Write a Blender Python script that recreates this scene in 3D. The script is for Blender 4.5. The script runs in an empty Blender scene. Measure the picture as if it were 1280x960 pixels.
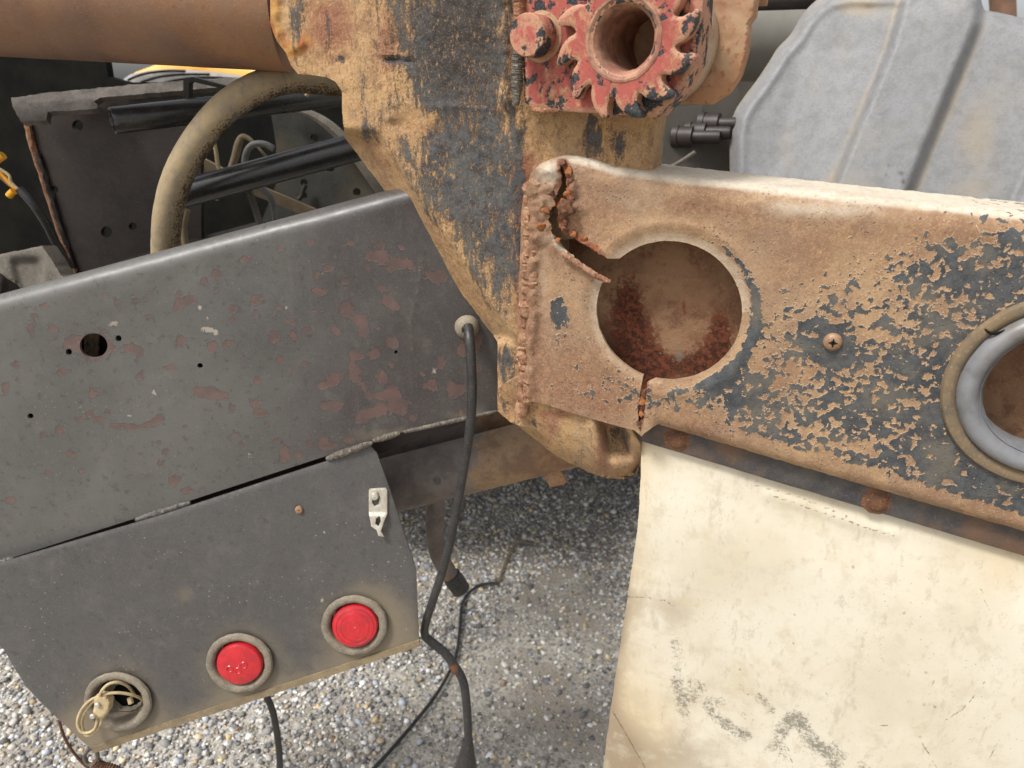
import bpy, bmesh, math, random
import numpy as np
from mathutils import Vector, Matrix
from mathutils.geometry import delaunay_2d_cdt

random.seed(4)
RNG = np.random.default_rng(11)
R = math.radians
scene = bpy.context.scene
COL = scene.collection

# ------------------------------------------------------------------ camera
PITCH = R(22.0)
FPX = 900.0                      # focal length in photo pixels (1280 wide)
CAM = np.array([0.0, 0.0, 1.10])
cam_data = bpy.data.cameras.new("camera")
cam_data.sensor_width = 36.0
cam_data.lens = 36.0 * FPX / 1280.0
cam_data.clip_start = 0.02
cam_data.clip_end = 3000.0
cam_data.dof.use_dof = True
cam_data.dof.focus_distance = 0.66
cam_data.dof.aperture_fstop = 9.0
cam = bpy.data.objects.new("camera", cam_data)
cam.location = CAM
cam.rotation_euler = (R(90) - PITCH, 0, 0)
COL.objects.link(cam)
scene.camera = cam

# ------------------------------------------------------------------ sky and sun (hazy bright overcast)
SUN_AZ, SUN_EL = R(-128), R(56)          # azimuth clockwise from +Y
world = bpy.data.worlds.new("World")
scene.world = world
world.use_nodes = True
wn = world.node_tree
wn.nodes.clear()
sky = wn.nodes.new("ShaderNodeTexSky")
sky.sky_type = 'NISHITA'
sky.sun_disc = False
sky.sun_elevation = SUN_EL
sky.sun_rotation = SUN_AZ
sky.air_density = 1.0
sky.dust_density = 4.0
hs = wn.nodes.new("ShaderNodeHueSaturation")
hs.inputs['Saturation'].default_value = 0.25
bg = wn.nodes.new("ShaderNodeBackground")
bg.inputs['Strength'].default_value = 0.085
wo = wn.nodes.new("ShaderNodeOutputWorld")
wn.links.new(sky.outputs[0], hs.inputs['Color'])
wn.links.new(hs.outputs[0], bg.inputs['Color'])
wn.links.new(bg.outputs[0], wo.inputs['Surface'])
sun_data = bpy.data.lights.new("sun", 'SUN')
sun_data.energy = 1.5
sun_data.angle = R(13)
sun_data.color = (1.0, 0.978, 0.945)
sun = bpy.data.objects.new("sun", sun_data)
sv = Vector((math.sin(SUN_AZ) * math.cos(SUN_EL), math.cos(SUN_AZ) * math.cos(SUN_EL), math.sin(SUN_EL)))
sun.rotation_euler = sv.to_track_quat('Z', 'Y').to_euler()
sun.location = sv * 20
COL.objects.link(sun)
scene.view_settings.view_transform = 'Standard'
scene.view_settings.look = 'None'
scene.view_settings.gamma = 1.0
scene.view_settings.exposure = 1.16
scene.render.engine = 'CYCLES'
scene.cycles.max_bounces = 6
scene.render.resolution_x = 1024
scene.render.resolution_y = 768

# ------------------------------------------------------------------ geometry helpers
RIGHT = np.array([1.0, 0, 0])
UP = np.array([0, math.sin(PITCH), math.cos(PITCH)])
FWD = np.array([0, math.cos(PITCH), -math.sin(PITCH)])

def rays(p):
    p = np.atleast_2d(np.asarray(p, float))
    return ((p[:, :1] - 640) / FPX) * RIGHT - ((p[:, 1:2] - 480) / FPX) * UP + FWD

def project(P):
    q = np.atleast_2d(P) - CAM
    d = q @ FWD
    return np.stack([640 + FPX * (q @ RIGHT) / d, 480 - FPX * (q @ UP) / d], 1)

class Plane:
    """a plane through a point; yaw turns the normal to the left, lean tips it upwards"""
    def __init__(s, pt, yaw=0.0, lean=0.0):
        s.p = np.array(pt, float)
        y, l = R(yaw), R(lean)
        s.n = np.array([-math.sin(y) * math.cos(l), -math.cos(y) * math.cos(l), math.sin(l)])
        s.u = np.array([math.cos(y), -math.sin(y), 0.0])
        s.v = np.cross(s.n, s.u) * -1
        if s.v[2] < 0: s.v = -s.v
    def hit(s, p):
        d = rays(p)
        t = ((s.p - CAM) @ s.n) / (d @ s.n)
        return CAM + d * t[:, None]
    def off(s, k):
        q = Plane((0, 0, 0)); q.p = s.p + s.n * k; q.n, q.u, q.v = s.n, s.u, s.v
        return q

def at_y(px, py, y):
    """point on the ray of a pixel at forward distance y"""
    d = rays((px, py))[0]
    return CAM + d * (y / d[1])

def plane_at(px, py, y, yaw=0.0, lean=0.0):
    return Plane(at_y(px, py, y), yaw, lean)

_lat = RNG.random((256, 256))
def vnoise(x, y, oct=3):
    x = np.asarray(x, float); y = np.asarray(y, float)
    out = np.zeros_like(x); amp = 1.0; tot = 0
    for o in range(oct):
        xi = np.floor(x).astype(int); yi = np.floor(y).astype(int)
        fx = x - xi; fy = y - yi
        fx = fx * fx * (3 - 2 * fx); fy = fy * fy * (3 - 2 * fy)
        g = lambda a, b: _lat[a % 256, b % 256]
        out += amp * ((g(xi, yi) * (1 - fx) + g(xi + 1, yi) * fx) * (1 - fy) + (g(xi, yi + 1) * (1 - fx) + g(xi + 1, yi + 1) * fx) * fy)
        tot += amp; amp *= 0.5; x = x * 2.03 + 17.3; y = y * 2.03 + 5.7
    return out / tot * 2 - 1

def sstep(a, b, x):
    t = np.clip((x - a) / (b - a), 0, 1)
    return t * t * (3 - 2 * t)

def densify(poly, step, wob=0.0, closed=True):
    out = []
    n = len(poly)
    for i in range(n if closed else n - 1):
        a = np.array(poly[i], float); b = np.array(poly[(i + 1) % n], float)
        k = max(1, int(round(np.linalg.norm(b - a) / step)))
        for j in range(k):
            out.append(a + (b - a) * j / k)
    if not closed: out.append(np.array(poly[-1], float))
    o = np.array(out)
    if wob:
        o = o + wob * np.stack([vnoise(o[:, 0] * .11 / step * 3, o[:, 1] * .11 / step * 3, 3), vnoise(o[:, 1] * .13 / step * 3 + 40, o[:, 0] * .13 / step * 3, 3)], 1)
    return o

def smooth_poly(pts, k=8, closed=False):
    """Catmull-Rom through points (any dimension)"""
    P = np.array(pts, float); n = len(P); out = []
    rng = range(n) if closed else range(n - 1)
    for i in rng:
        if closed: p0, p1, p2, p3 = P[(i - 1) % n], P[i], P[(i + 1) % n], P[(i + 2) % n]
        else: p0, p1, p2, p3 = P[max(i - 1, 0)], P[i], P[i + 1], P[min(i + 2, n - 1)]
        for j in range(k):
            t = j / k
            out.append(.5 * ((2 * p1) + (-p0 + p2) * t + (2 * p0 - 5 * p1 + 4 * p2 - p3) * t * t + (-p0 + 3 * p1 - 3 * p2 + p3) * t ** 3))
    if not closed: out.append(P[-1])
    return np.array(out)

def inside(p, poly):
    x, y = p[:, 0], p[:, 1]; r = np.zeros(len(p), bool)
    n = len(poly)
    for i in range(n):
        x1, y1 = poly[i]; x2, y2 = poly[(i + 1) % n]
        if y1 == y2: continue
        c = ((y1 > y) != (y2 > y)) & (x < (x2 - x1) * (y - y1) / (y2 - y1) + x1)
        r ^= c
    return r

def pdist(p, line, closed=False):
    """distance of points to a polyline"""
    p = np.atleast_2d(np.asarray(p, float)); best = np.full(len(p), 1e9)
    n = len(line)
    for i in range(n if closed else n - 1):
        a = np.array(line[i], float); b = np.array(line[(i + 1) % n], float)
        ab = b - a; L = ab @ ab
        if L < 1e-12: continue
        t = np.clip(((p - a) @ ab) / L, 0, 1)
        best = np.minimum(best, np.linalg.norm(p - (a + t[:, None] * ab), axis=1))
    return best

def blobs(p, lst):
    """sum of soft spots (x, y, rx, ry, amp)"""
    r = np.zeros(len(p))
    for b in lst:
        x, y, rx, ry, a = b
        r += a * np.exp(-(((p[:, 0] - x) / rx) ** 2 + ((p[:, 1] - y) / ry) ** 2))
    return r

def set_props(o, label=None, cat=None, group=None, kind=None):
    if label: o['label'] = label
    if cat: o['category'] = cat
    if group: o['group'] = group
    if kind: o['kind'] = kind
    return o

def link(o, parent=None):
    COL.objects.link(o)
    if parent is not None:
        o.parent = parent
        p = parent; off = Vector((0, 0, 0))
        o.location = o.location - wloc(parent)
    return o

def wloc(o):
    v = Vector((0, 0, 0))
    while o is not None:
        v += o.location; o = o.parent
    return v

def thing(name, loc, label, cat, group=None):
    o = bpy.data.objects.new(name, None)
    o.empty_display_size = .05
    o.location = Vector(loc)
    COL.objects.link(o)
    return set_props(o, label, cat, group)

def mesh_obj(name, V, F, mat, parent=None, masks=None, smooth=True, angle=38):
    V = np.asarray(V, float)
    c = (V.min(0) + V.max(0)) / 2; c[2] = V[:, 2].min()
    me = bpy.data.meshes.new(name)
    me.from_pydata((V - c).tolist(), [], [list(f) for f in F])
    if masks is not None:
        a = me.color_attributes.new('mask', 'FLOAT_COLOR', 'POINT')
        buf = np.ones((len(V), 4), np.float32)
        buf[:, :masks.shape[1]] = masks
        a.data.foreach_set('color', buf.ravel())
    me.update()
    bm = bmesh.new(); bm.from_mesh(me)
    bmesh.ops.remove_doubles(bm, verts=bm.verts, dist=1e-6)
    bm.to_mesh(me); bm.free()
    if smooth:
        me.polygons.foreach_set('use_smooth', [True] * len(me.polygons))
        me.set_sharp_from_angle(angle=R(angle))
    me.materials.append(mat)
    o = bpy.data.objects.new(name, me)
    o.location = Vector(c)
    return link(o, parent)

def sheet(name, outer, mapf, nvec, mat, parent=None, holes=(), step=4.0, th=.004, hole_th=None, hf=None, mf=None,
          rnd=0.0, rnd_m=0.0, back=True, wob=0.0, hole_wob=0.0, jitter=.3, dense=True, angle=38):
    """formed sheet: outline and holes in 2-D, mapped to 3-D by mapf(points, height)"""
    outer_d = densify(outer, step, wob)
    holes_d = [densify(h, min(step, 4) if step > 2 else step, hole_wob) for h in holes]
    pts = [outer_d] + holes_d
    edges = []; base = 0
    for q in pts:
        k = len(q); edges += [(base + i, base + (i + 1) % k) for i in range(k)]; base += k
    if dense:
        lo = outer_d.min(0); hi = outer_d.max(0)
        gx, gy = np.meshgrid(np.arange(lo[0], hi[0], step), np.arange(lo[1], hi[1], step * .87))
        gx = gx + (np.arange(gx.shape[0]) % 2)[:, None] * step * .5
        g = np.stack([gx.ravel(), gy.ravel()], 1)
        g += (RNG.random(g.shape) - .5) * step * jitter
        m = inside(g, outer_d)
        for h in holes_d: m &= ~inside(g, h)
        g = g[m]
        d = pdist(g, outer_d, True)
        for h in holes_d: d = np.minimum(d, pdist(g, h, True))
        g = g[d > step * .45]
        if rnd > 0:      # extra rings close to the rim so that it rounds off
            pass
        pts.append(g)
    P2 = np.vstack(pts)
    res = delaunay_2d_cdt([Vector(p) for p in P2], edges, [], 0, 1e-5)
    P2 = np.array([[v[0], v[1]] for v in res[0]]); F = np.array([f for f in res[2] if len(f) == 3])
    c = P2[F].mean(1)
    keep = inside(c, outer_d)
    for h in holes_d: keep &= ~inside(c, h)
    T3 = P2[F]
    ar = np.abs((T3[:, 1, 0] - T3[:, 0, 0]) * (T3[:, 2, 1] - T3[:, 0, 1]) - (T3[:, 2, 0] - T3[:, 0, 0]) * (T3[:, 1, 1] - T3[:, 0, 1]))
    keep &= ar > step * step * 1e-4          # slivers along straight edges
    F = F[keep]
    h = np.zeros(len(P2)) if hf is None else hf(P2)
    if rnd > 0:
        d = pdist(P2, outer_d, True)
        for hh in holes_d: d = np.minimum(d, pdist(P2, hh, True))
        q = np.clip(1 - d / rnd, 0, 1)
        h = h - rnd_m * (1 - np.sqrt(np.clip(1 - q * q, 0, 1)))
    V = mapf(P2, h)
    # orientation: normals along nvec
    e1 = V[F[:, 1]] - V[F[:, 0]]; e2 = V[F[:, 2]] - V[F[:, 0]]
    fl = (np.cross(e1, e2) @ nvec) < 0
    F[fl] = F[fl][:, ::-1]
    masks = None if mf is None else np.clip(mf(P2), 0, 1)
    faces = [tuple(f) for f in F]
    # boundary walls
    cnt = {}
    for f in faces:
        for a, b in ((f[0], f[1]), (f[1], f[2]), (f[2], f[0])):
            if (b, a) in cnt: del cnt[(b, a)]
            else: cnt[(a, b)] = 1
    be = list(cnt.keys())
    Vall = [V]; Mall = [masks] if masks is not None else None
    nV = len(V)
    if hole_th is None: hole_th = th
    same = abs(hole_th - th) < 1e-9
    if same and back:
        Vall.append(V - nvec * th)
        if Mall: Mall.append(masks)
        faces += [(f[0] + nV, f[2] + nV, f[1] + nV) for f in [tuple(q) for q in F]]
        for a, b in be: faces.append((b, a, a + nV, b + nV))
    else:
        bv = sorted(set([a for e in be for a in e])); idx = {v: i for i, v in enumerate(bv)}
        bp = P2[bv]
        do = pdist(bp, outer_d, True)
        dh = np.full(len(bp), 1e9)
        for hh in holes_d: dh = np.minimum(dh, pdist(bp, hh, True))
        t = np.where(dh < do, hole_th, th)
        Vall.append(V[bv] - nvec * t[:, None])
        if Mall: Mall.append(masks[bv])
        for a, b in be: faces.append((b, a, idx[a] + nV, idx[b] + nV))
    return mesh_obj(name, np.vstack(Vall), faces, mat, parent, np.vstack(Mall) if Mall else None, angle=angle)

def relief(name, outer, plane, mat, parent=None, **kw):
    """sheet whose outline is given in photo pixels and lies on a real plane; heights move towards the camera"""
    def mapf(p, h):
        V = plane.hit(p)
        d = rays(p); d /= np.linalg.norm(d, axis=1)[:, None]
        return V - d * h[:, None]
    return sheet(name, outer, mapf, plane.n, mat, parent, **kw)

def flat(name, poly, O, u, v, mat, parent=None, **kw):
    """plate given in metres in its own frame"""
    n = np.cross(u, v)
    def mapf(p, h): return O + p[:, :1] * u + p[:, 1:2] * v + h[:, None] * n
    return sheet(name, poly, mapf, n, mat, parent, **kw)

def frame_of(axis):
    a = np.array(axis, float); a /= np.linalg.norm(a)
    t = np.array([0, 0, 1.0]) if abs(a[2]) < .9 else np.array([1.0, 0, 0])
    u = np.cross(t, a); u /= np.linalg.norm(u)
    return u, np.cross(a, u), a

def lathe(name, prof, O, axis, mat, parent=None, seg=40, wob=0.0, squash=None, angle=38):
    u, v, a = frame_of(axis)
    V = []; F = []
    for (r, z) in prof:
        for i in range(seg):
            t = 2 * math.pi * i / seg
            k = 1 + wob * (_lat[i % 256, 7] - .5) * 2
            V.append(O + (u * math.cos(t) + v * math.sin(t)) * r * k + a * z)
    n = len(prof)
    for j in range(n - 1):
        for i in range(seg):
            F.append((j * seg + i, j * seg + (i + 1) % seg, (j + 1) * seg + (i + 1) % seg, (j + 1) * seg + i))
    return mesh_obj(name, V, F, mat, parent, angle=angle)

def tube(name, pts, rad, mat, parent=None, seg=14, k=8, smooth=True, cap=True, rough=0.0, ring=None, inner=None, mf=None):
    """swept round tube through 3-D points; rad may be a list"""
    P = np.array(pts, float)
    rr = np.array(rad if hasattr(rad, '__len__') else [rad] * len(P), float)
    if smooth and len(P) > 2:
        Q = smooth_poly(np.hstack([P, rr[:, None]]), k)
    else:
        Q = np.hstack([P, rr[:, None]])
        if len(P) == 2:
            t = np.linspace(0, 1, 24)[:, None]
            Q = Q[0] * (1 - t) + Q[1] * t
    P, rr = Q[:, :3], Q[:, 3]
    if ring is not None:
        L = np.concatenate([[0], np.cumsum(np.linalg.norm(np.diff(P, axis=0), axis=1))])
        rr = rr * (1 + ring[1] * np.sin(L / ring[0] * 2 * math.pi))
    T = np.gradient(P, axis=0); T /= np.linalg.norm(T, axis=1)[:, None] + 1e-12
    u, v, _ = frame_of(T[0]); V = []; F = []
    for i in range(len(P)):
        u = u - T[i] * (u @ T[i]); u /= np.linalg.norm(u); v = np.cross(T[i], u)
        for j in range(seg):
            t = 2 * math.pi * j / seg
            r = rr[i] * (1 + rough * float(vnoise(np.array([i * .7]), np.array([j * .9]))[0]))
            V.append(P[i] + (u * math.cos(t) + v * math.sin(t)) * r)
    n = len(P)
    for i in range(n - 1):
        for j in range(seg):
            F.append((i * seg + j, i * seg + (j + 1) % seg, (i + 1) * seg + (j + 1) % seg, (i + 1) * seg + j))
    if cap:
        F.append(tuple(range(seg))[::-1]); F.append(tuple((n - 1) * seg + j for j in range(seg)))
    masks = None
    if mf is not None: masks = mf(np.array(V))
    return mesh_obj(name, V, F, mat, parent, masks)

def pipe_open(name, p0, p1, ro, ri, mat, parent=None, depth=.12, seg=28, ragged=0.0):
    """straight pipe with an open, slightly ragged end at p0"""
    p0 = np.array(p0); p1 = np.array(p1); a = p1 - p0; L = np.linalg.norm(a); a /= L
    u, v, _ = frame_of(a); V = []; F = []
    zs = [(ro, L), (ro, L * .6), (ro, L * .25), (ro, .006), (ro, .0015), (ro - (ro - ri) * .3, 0), (ri + (ro - ri) * .2, 0), (ri, .002), (ri, depth)]
    for (r, z) in zs:
        for j in range(seg):
            t = 2 * math.pi * j / seg
            zz = z + (ragged * (_lat[j, 3] - .5) if z < .01 else 0)
            V.append(p0 + a * zz + (u * math.cos(t) + v * math.sin(t)) * r)
    for i in range(len(zs) - 1):
        for j in range(seg):
            F.append((i * seg + j, i * seg + (j + 1) % seg, (i + 1) * seg + (j + 1) % seg, (i + 1) * seg + j))
    F.append(tuple((len(zs) - 1) * seg + j for j in range(seg)))
    return mesh_obj(name, V, F, mat, parent)

# ------------------------------------------------------------------ material helpers
def S(r, g, b, k=1.0):
    f = lambda c: (c / 255 / 12.92 if c / 255 <= .04045 else ((c / 255 + .055) / 1.055) ** 2.4) * k
    return (f(r), f(g), f(b), 1.0)

class Mat:
    def __init__(s, name):
        s.m = bpy.data.materials.new(name); s.m.use_nodes = True
        s.t = s.m.node_tree; s.t.nodes.clear()
        s.out = s.t.nodes.new('ShaderNodeOutputMaterial')
        s.b = s.t.nodes.new('ShaderNodeBsdfPrincipled')
        s.t.links.new(s.b.outputs[0], s.out.inputs[0])
        s.co = s.t.nodes.new('ShaderNodeTexCoord').outputs['Object']
    def N(s, t): return s.t.nodes.new(t)
    def L(s, a, i):
        if isinstance(a, (int, float)): i.default_value = a
        elif isinstance(a, tuple): i.default_value = a
        else: s.t.links.new(a, i)
    def scale(s, x, y, z, vec=None):
        n = s.N('ShaderNodeMapping'); s.L(vec or s.co, n.inputs[0]); n.inputs['Scale'].default_value = (x, y, z)
        return n.outputs[0]
    def noise(s, sc, det=4, rough=.55, vec=None, dist=0.0):
        n = s.N('ShaderNodeTexNoise'); s.L(vec or s.co, n.inputs['Vector'])
        n.inputs['Scale'].default_value = sc; n.inputs['Detail'].default_value = det
        n.inputs['Roughness'].default_value = rough; n.inputs['Distortion'].default_value = dist
        return n.outputs[0]
    def vor(s, sc, feat='F1', out='Distance', vec=None, rnd=1.0):
        n = s.N('ShaderNodeTexVoronoi'); s.L(vec or s.co, n.inputs['Vector'])
        n.feature = feat; n.inputs['Scale'].default_value = sc; n.inputs['Randomness'].default_value = rnd
        return n.outputs[out]
    def math(s, op, a, b=0.0, clamp=False):
        n = s.N('ShaderNodeMath'); n.operation = op; n.use_clamp = clamp
        s.L(a, n.inputs[0]); s.L(b, n.inputs[1]); return n.outputs[0]
    def add(s, *a):
        r = a[0]
        for q in a[1:]: r = s.math('ADD', r, q)
        return r
    def mul(s, *a):
        r = a[0]
        for q in a[1:]: r = s.math('MULTIPLY', r, q)
        return r
    def step(s, f, lo, hi, a=0.0, b=1.0):
        n = s.N('ShaderNodeMapRange'); n.interpolation_type = 'SMOOTHSTEP'
        s.L(f, n.inputs[0]); n.inputs[1].default_value = lo; n.inputs[2].default_value = hi
        n.inputs[3].default_value = a; n.inputs[4].default_value = b; return n.outputs[0]
    def mix(s, f, a, b, mode='MIX'):
        n = s.N('ShaderNodeMix'); n.data_type = 'RGBA'; n.blend_type = mode
        s.L(f, n.inputs[0]); s.L(a, n.inputs[6]); s.L(b, n.inputs[7]); return n.outputs[2]
    def mask(s):
        n = s.N('ShaderNodeAttribute'); n.attribute_name = 'mask'
        q = s.N('ShaderNodeSeparateColor'); s.t.links.new(n.outputs['Color'], q.inputs[0])
        return q.outputs[0], q.outputs[1], q.outputs[2], n.outputs['Alpha']
    def end(s, col, rough=.6, bump=None, metal=0.0, spec=.5, bdist=.001, bstr=.6):
        s.L(col, s.b.inputs['Base Color']); s.L(rough, s.b.inputs['Roughness']); s.L(metal, s.b.inputs['Metallic'])
        s.b.inputs['Specular IOR Level'].default_value = spec
        if bump is not None:
            n = s.N('ShaderNodeBump'); n.inputs['Strength'].default_value = bstr; n.inputs['Distance'].default_value = bdist
            s.L(bump, n.inputs['Height']); s.t.links.new(n.outputs[0], s.b.inputs['Normal'])
        return s.m

# ------------------------------------------------------------------ materials
def mat_beam(name, tan=(162, 132, 98), tan2=(130, 98, 72), paint=(46, 52, 58), flake=185):
    m = Mat(name); pr, pg, pb, pa = m.mask()
    big = m.noise(13, 6, .6); mid = m.noise(75, 6, .7); fine = m.noise(620, 3, .75); grit = m.noise(210, 5, .75)
    c = m.mix(m.step(big, .35, .66), S(*tan), S(*tan2))
    c = m.mix(m.mul(m.step(mid, .46, .66), .6), c, S(182, 150, 108))
    c = m.mix(m.mul(m.step(m.noise(33, 5, .7), .5, .68), .5), c, S(122, 88, 64))
    # red-brown rust bloom
    rf = m.math('MULTIPLY', m.step(m.add(m.mul(mid, .8), m.mul(grit, .35), m.mul(pg, .8)), .66, 1.15), .85)
    c = m.mix(rf, c, m.mix(m.step(grit, .4, .62), S(136, 96, 70), S(100, 64, 46)))
    # pits and specks
    sp = m.mul(m.step(m.vor(270, vec=m.scale(1, 1, 1)), .26, .12), m.step(m.noise(34, 4), .48, .60))
    c = m.mix(m.mul(sp, .75), c, S(104, 62, 44))
    sp3 = m.mul(m.step(m.vor(620), .24, .10), m.step(m.noise(50, 4, .7), .46, .6))
    c = m.mix(m.mul(sp3, .65), c, S(96, 60, 44))
    c = m.mix(m.mul(m.step(grit, .52, .64), .32), c, S(124, 90, 68))
    c = m.mix(m.mul(m.step(m.noise(110, 6, .72), .52, .66), .5), c, S(130, 96, 70))
    c = m.mix(m.mul(m.step(m.noise(48, 6, .72), .55, .68), .5), c, S(150, 112, 84))
    c = m.mix(m.mul(m.step(fine, .53, .66), .32), c, S(104, 76, 58))
    c = m.mix(m.mul(m.step(fine, .47, .36), .25), c, S(204, 180, 150))
    # pale dust, and the top fold's bright highlight painted in as colour
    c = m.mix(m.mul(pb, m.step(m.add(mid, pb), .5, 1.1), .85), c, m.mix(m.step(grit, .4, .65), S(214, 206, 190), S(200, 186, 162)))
    # fresh orange rust in the tear
    of = m.mul(pa, m.step(m.add(m.mul(grit, .7), pa), .7, 1.15))
    c = m.mix(of, c, m.mix(m.step(grit, .42, .62), S(132, 70, 34), S(70, 38, 26)))
    c = m.mix(m.add(.10, m.mul(m.step(m.noise(17, 5, .7), .45, .65), .22)), c, S(142, 126, 108))
    # flaking dark paint
    vec = m.add
    base = m.add(m.mul(m.noise(flake * .9, 3.0, .5, dist=.2), .85), m.mul(m.noise(flake * .4, 3, .5), .45), m.mul(m.noise(flake * 5, 2), .10))
    pv = m.add(base, m.math('MULTIPLY', m.math('SUBTRACT', pr, .5), .80))
    pf = m.step(pv, .700, .718)
    rim = m.math('MULTIPLY', m.step(pv, .655, .70), m.math('SUBTRACT', 1.0, pf))
    c = m.mix(m.mul(rim, .5), c, S(200, 170, 138))
    pc = m.mix(m.step(mid, .38, .66), S(*paint), S(70, 75, 78))
    pc = m.mix(m.mul(m.step(m.noise(26, 5, .65), .46, .66), .6), pc, S(104, 98, 86))
    pc = m.mix(m.mul(m.step(fine, .52, .66), .45), pc, S(110, 102, 90))
    c = m.mix(m.mul(pf, .97), c, pc)
    h = m.add(m.mul(pf, .6), m.mul(rim, .4), m.mul(fine, .16), m.mul(mid, .5), m.mul(sp, -.6), m.mul(sp3, -.35), m.mul(grit, .25))
    return m.end(c, m.step(pf, 0, 1, .82, .52), h, bdist=.0013, bstr=.8, spec=.35)

def mat_post():
    m = Mat('flaking_dark_paint_over_clay'); pr, pg, pb, pa = m.mask()
    sv_ = m.scale(1, 1, .30)
    streak = m.noise(190, 6, .78, sv_, .3); st2 = m.noise(55, 5, .7, sv_); big = m.noise(16, 6, .65); fine = m.noise(560, 3, .75)
    grit = m.noise(170, 5, .75)
    c = m.mix(m.step(big, .38, .64), S(172, 138, 96), S(142, 106, 74))
    c = m.mix(m.mul(m.step(m.noise(45, 5, .7), .46, .66), .65), c, S(182, 144, 94))
    c = m.mix(m.mul(m.step(grit, .48, .64), .65), c, S(112, 76, 52))
    c = m.mix(m.mul(m.step(m.noise(70, 6, .75, sv_), .52, .66), .55), c, S(104, 86, 68))
    c = m.mix(m.mul(m.step(fine, .48, .36), .45), c, S(204, 174, 136))
    rf = m.mul(m.step(m.add(m.mul(grit, .9), pg), .68, 1.10), .9)
    c = m.mix(rf, c, m.mix(m.step(fine, .4, .6), S(152, 102, 76), S(116, 72, 54)))
    of = m.mul(pa, m.step(m.add(m.mul(grit, .8), pa), .7, 1.1))
    c = m.mix(of, c, m.mix(m.step(m.noise(60, 3), .4, .6), S(150, 84, 40), S(172, 128, 64)))
    c = m.mix(m.add(.08, m.mul(m.step(m.noise(19, 5, .7, sv_), .45, .65), .28)), c, S(146, 128, 104))
    pv = m.add(m.mul(streak, .85), m.mul(st2, .75), m.mul(m.noise(24, 5, .7, sv_), .55), m.mul(fine, .34), m.mul(grit, .30), m.math('MULTIPLY', m.math('SUBTRACT', pr, .5), .62))
    pf = m.step(pv, 1.30, 1.50)
    pc = m.mix(m.step(grit, .40, .62), S(40, 44, 50), S(70, 76, 80))
    pc = m.mix(m.mul(m.step(st2, .47, .66), .5), pc, S(88, 92, 90))
    pc = m.mix(pb, pc, m.mix(m.step(grit, .4, .62), S(24, 24, 26), S(50, 48, 47)))
    pc = m.mix(m.mul(m.step(fine, .55, .66), .6), pc, S(128, 112, 90))
    fl = m.mul(m.step(m.noise(330, 4, .7, m.scale(1, 1, .55)), .56, .62), m.step(m.noise(40, 4, .7), .42, .58))
    pf = m.mul(pf, m.math('SUBTRACT', 1.0, m.mul(fl, .8)))
    c = m.mix(m.mul(pf, .95), c, pc)
    h = m.add(m.mul(pf, .45), m.mul(grit, .7), m.mul(fine, .35), m.mul(streak, .5), m.mul(big, .6))
    return m.end(c, m.step(pf, 0, 1, .85, .58), h, bdist=.0018, bstr=.85, spec=.35)

def mat_panel(name, lite=(98, 97, 93), dark=(58, 51, 50), speck=.22, warm=True):
    m = Mat(name); pr, pg, pb, pa = m.mask()
    big = m.noise(7, 4); mid = m.noise(60, 5, .6); fine = m.noise(700, 2, .6)
    c = m.mix(pg, S(*lite), S(*dark))
    c = m.mix(m.mul(m.step(big, .4, .65), .5), c, S(72, 70, 68))
    c = m.mix(m.mul(m.step(m.noise(26, 6, .7), .48, .66), .35), c, S(94, 91, 86))
    c = m.mix(m.mul(m.step(m.noise(150, 5, .7), .54, .68), .5), c, S(54, 50, 49))
    c = m.mix(m.mul(m.step(fine, .5, .68), .25), c, S(112, 108, 102))
    pv = m.add(pr, m.mul(m.math('SUBTRACT', m.noise(110, 5, .65), .5), 1.7), m.mul(m.math('SUBTRACT', mid, .5), .4))
    pf = m.step(pv, .42, .5)
    edge = m.mul(m.step(pv, .34, .42), m.math('SUBTRACT', 1.0, pf))
    c = m.mix(m.mul(edge, .35), c, S(58, 52, 52))
    c = m.mix(m.mul(pf, .66), c, m.mix(m.step(mid, .35, .65), S(108, 80, 72), S(88, 66, 61)))
    wf = m.step(m.add(pb, m.mul(m.math('SUBTRACT', m.noise(230, 4, .7), .5), 1.4)), .45, .6)
    c = m.mix(m.mul(wf, .7), c, S(172, 160, 146))
    # dust specks and splashes
    d = m.mul(m.step(m.vor(150), .17, .06), m.step(m.noise(14, 3), .48, .64))
    c = m.mix(m.mul(d, speck), c, S(178, 170, 156))
    du = m.mul(pa, m.step(m.add(mid, pa), .55, 1.2))
    c = m.mix(m.mul(du, .8), c, S(128, 115, 94))
    c = m.mix(m.mul(m.step(m.noise(36, 5, .65), .56, .72), .2), c, S(116, 109, 98))
    # long fine scratches and rain streaks
    c = m.mix(m.mul(m.step(m.noise(90, 4, .6, m.scale(1, 1, .10)), .58, .74), .16), c, S(108, 102, 94))
    c = m.mix(m.mul(m.step(m.noise(240, 2, .5, m.scale(.08, 1, .9)), .70, .76), .16), c, S(110, 105, 98))
    h = m.add(m.mul(pf, -.5), m.mul(mid, .25), m.mul(fine, .08), m.mul(m.noise(9, 3), .8), m.mul(edge, .3))
    return m.end(c, m.add(.30, m.mul(mid, .25), m.mul(pf, .12)), h, bdist=.0012, bstr=.5, spec=.5)

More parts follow.
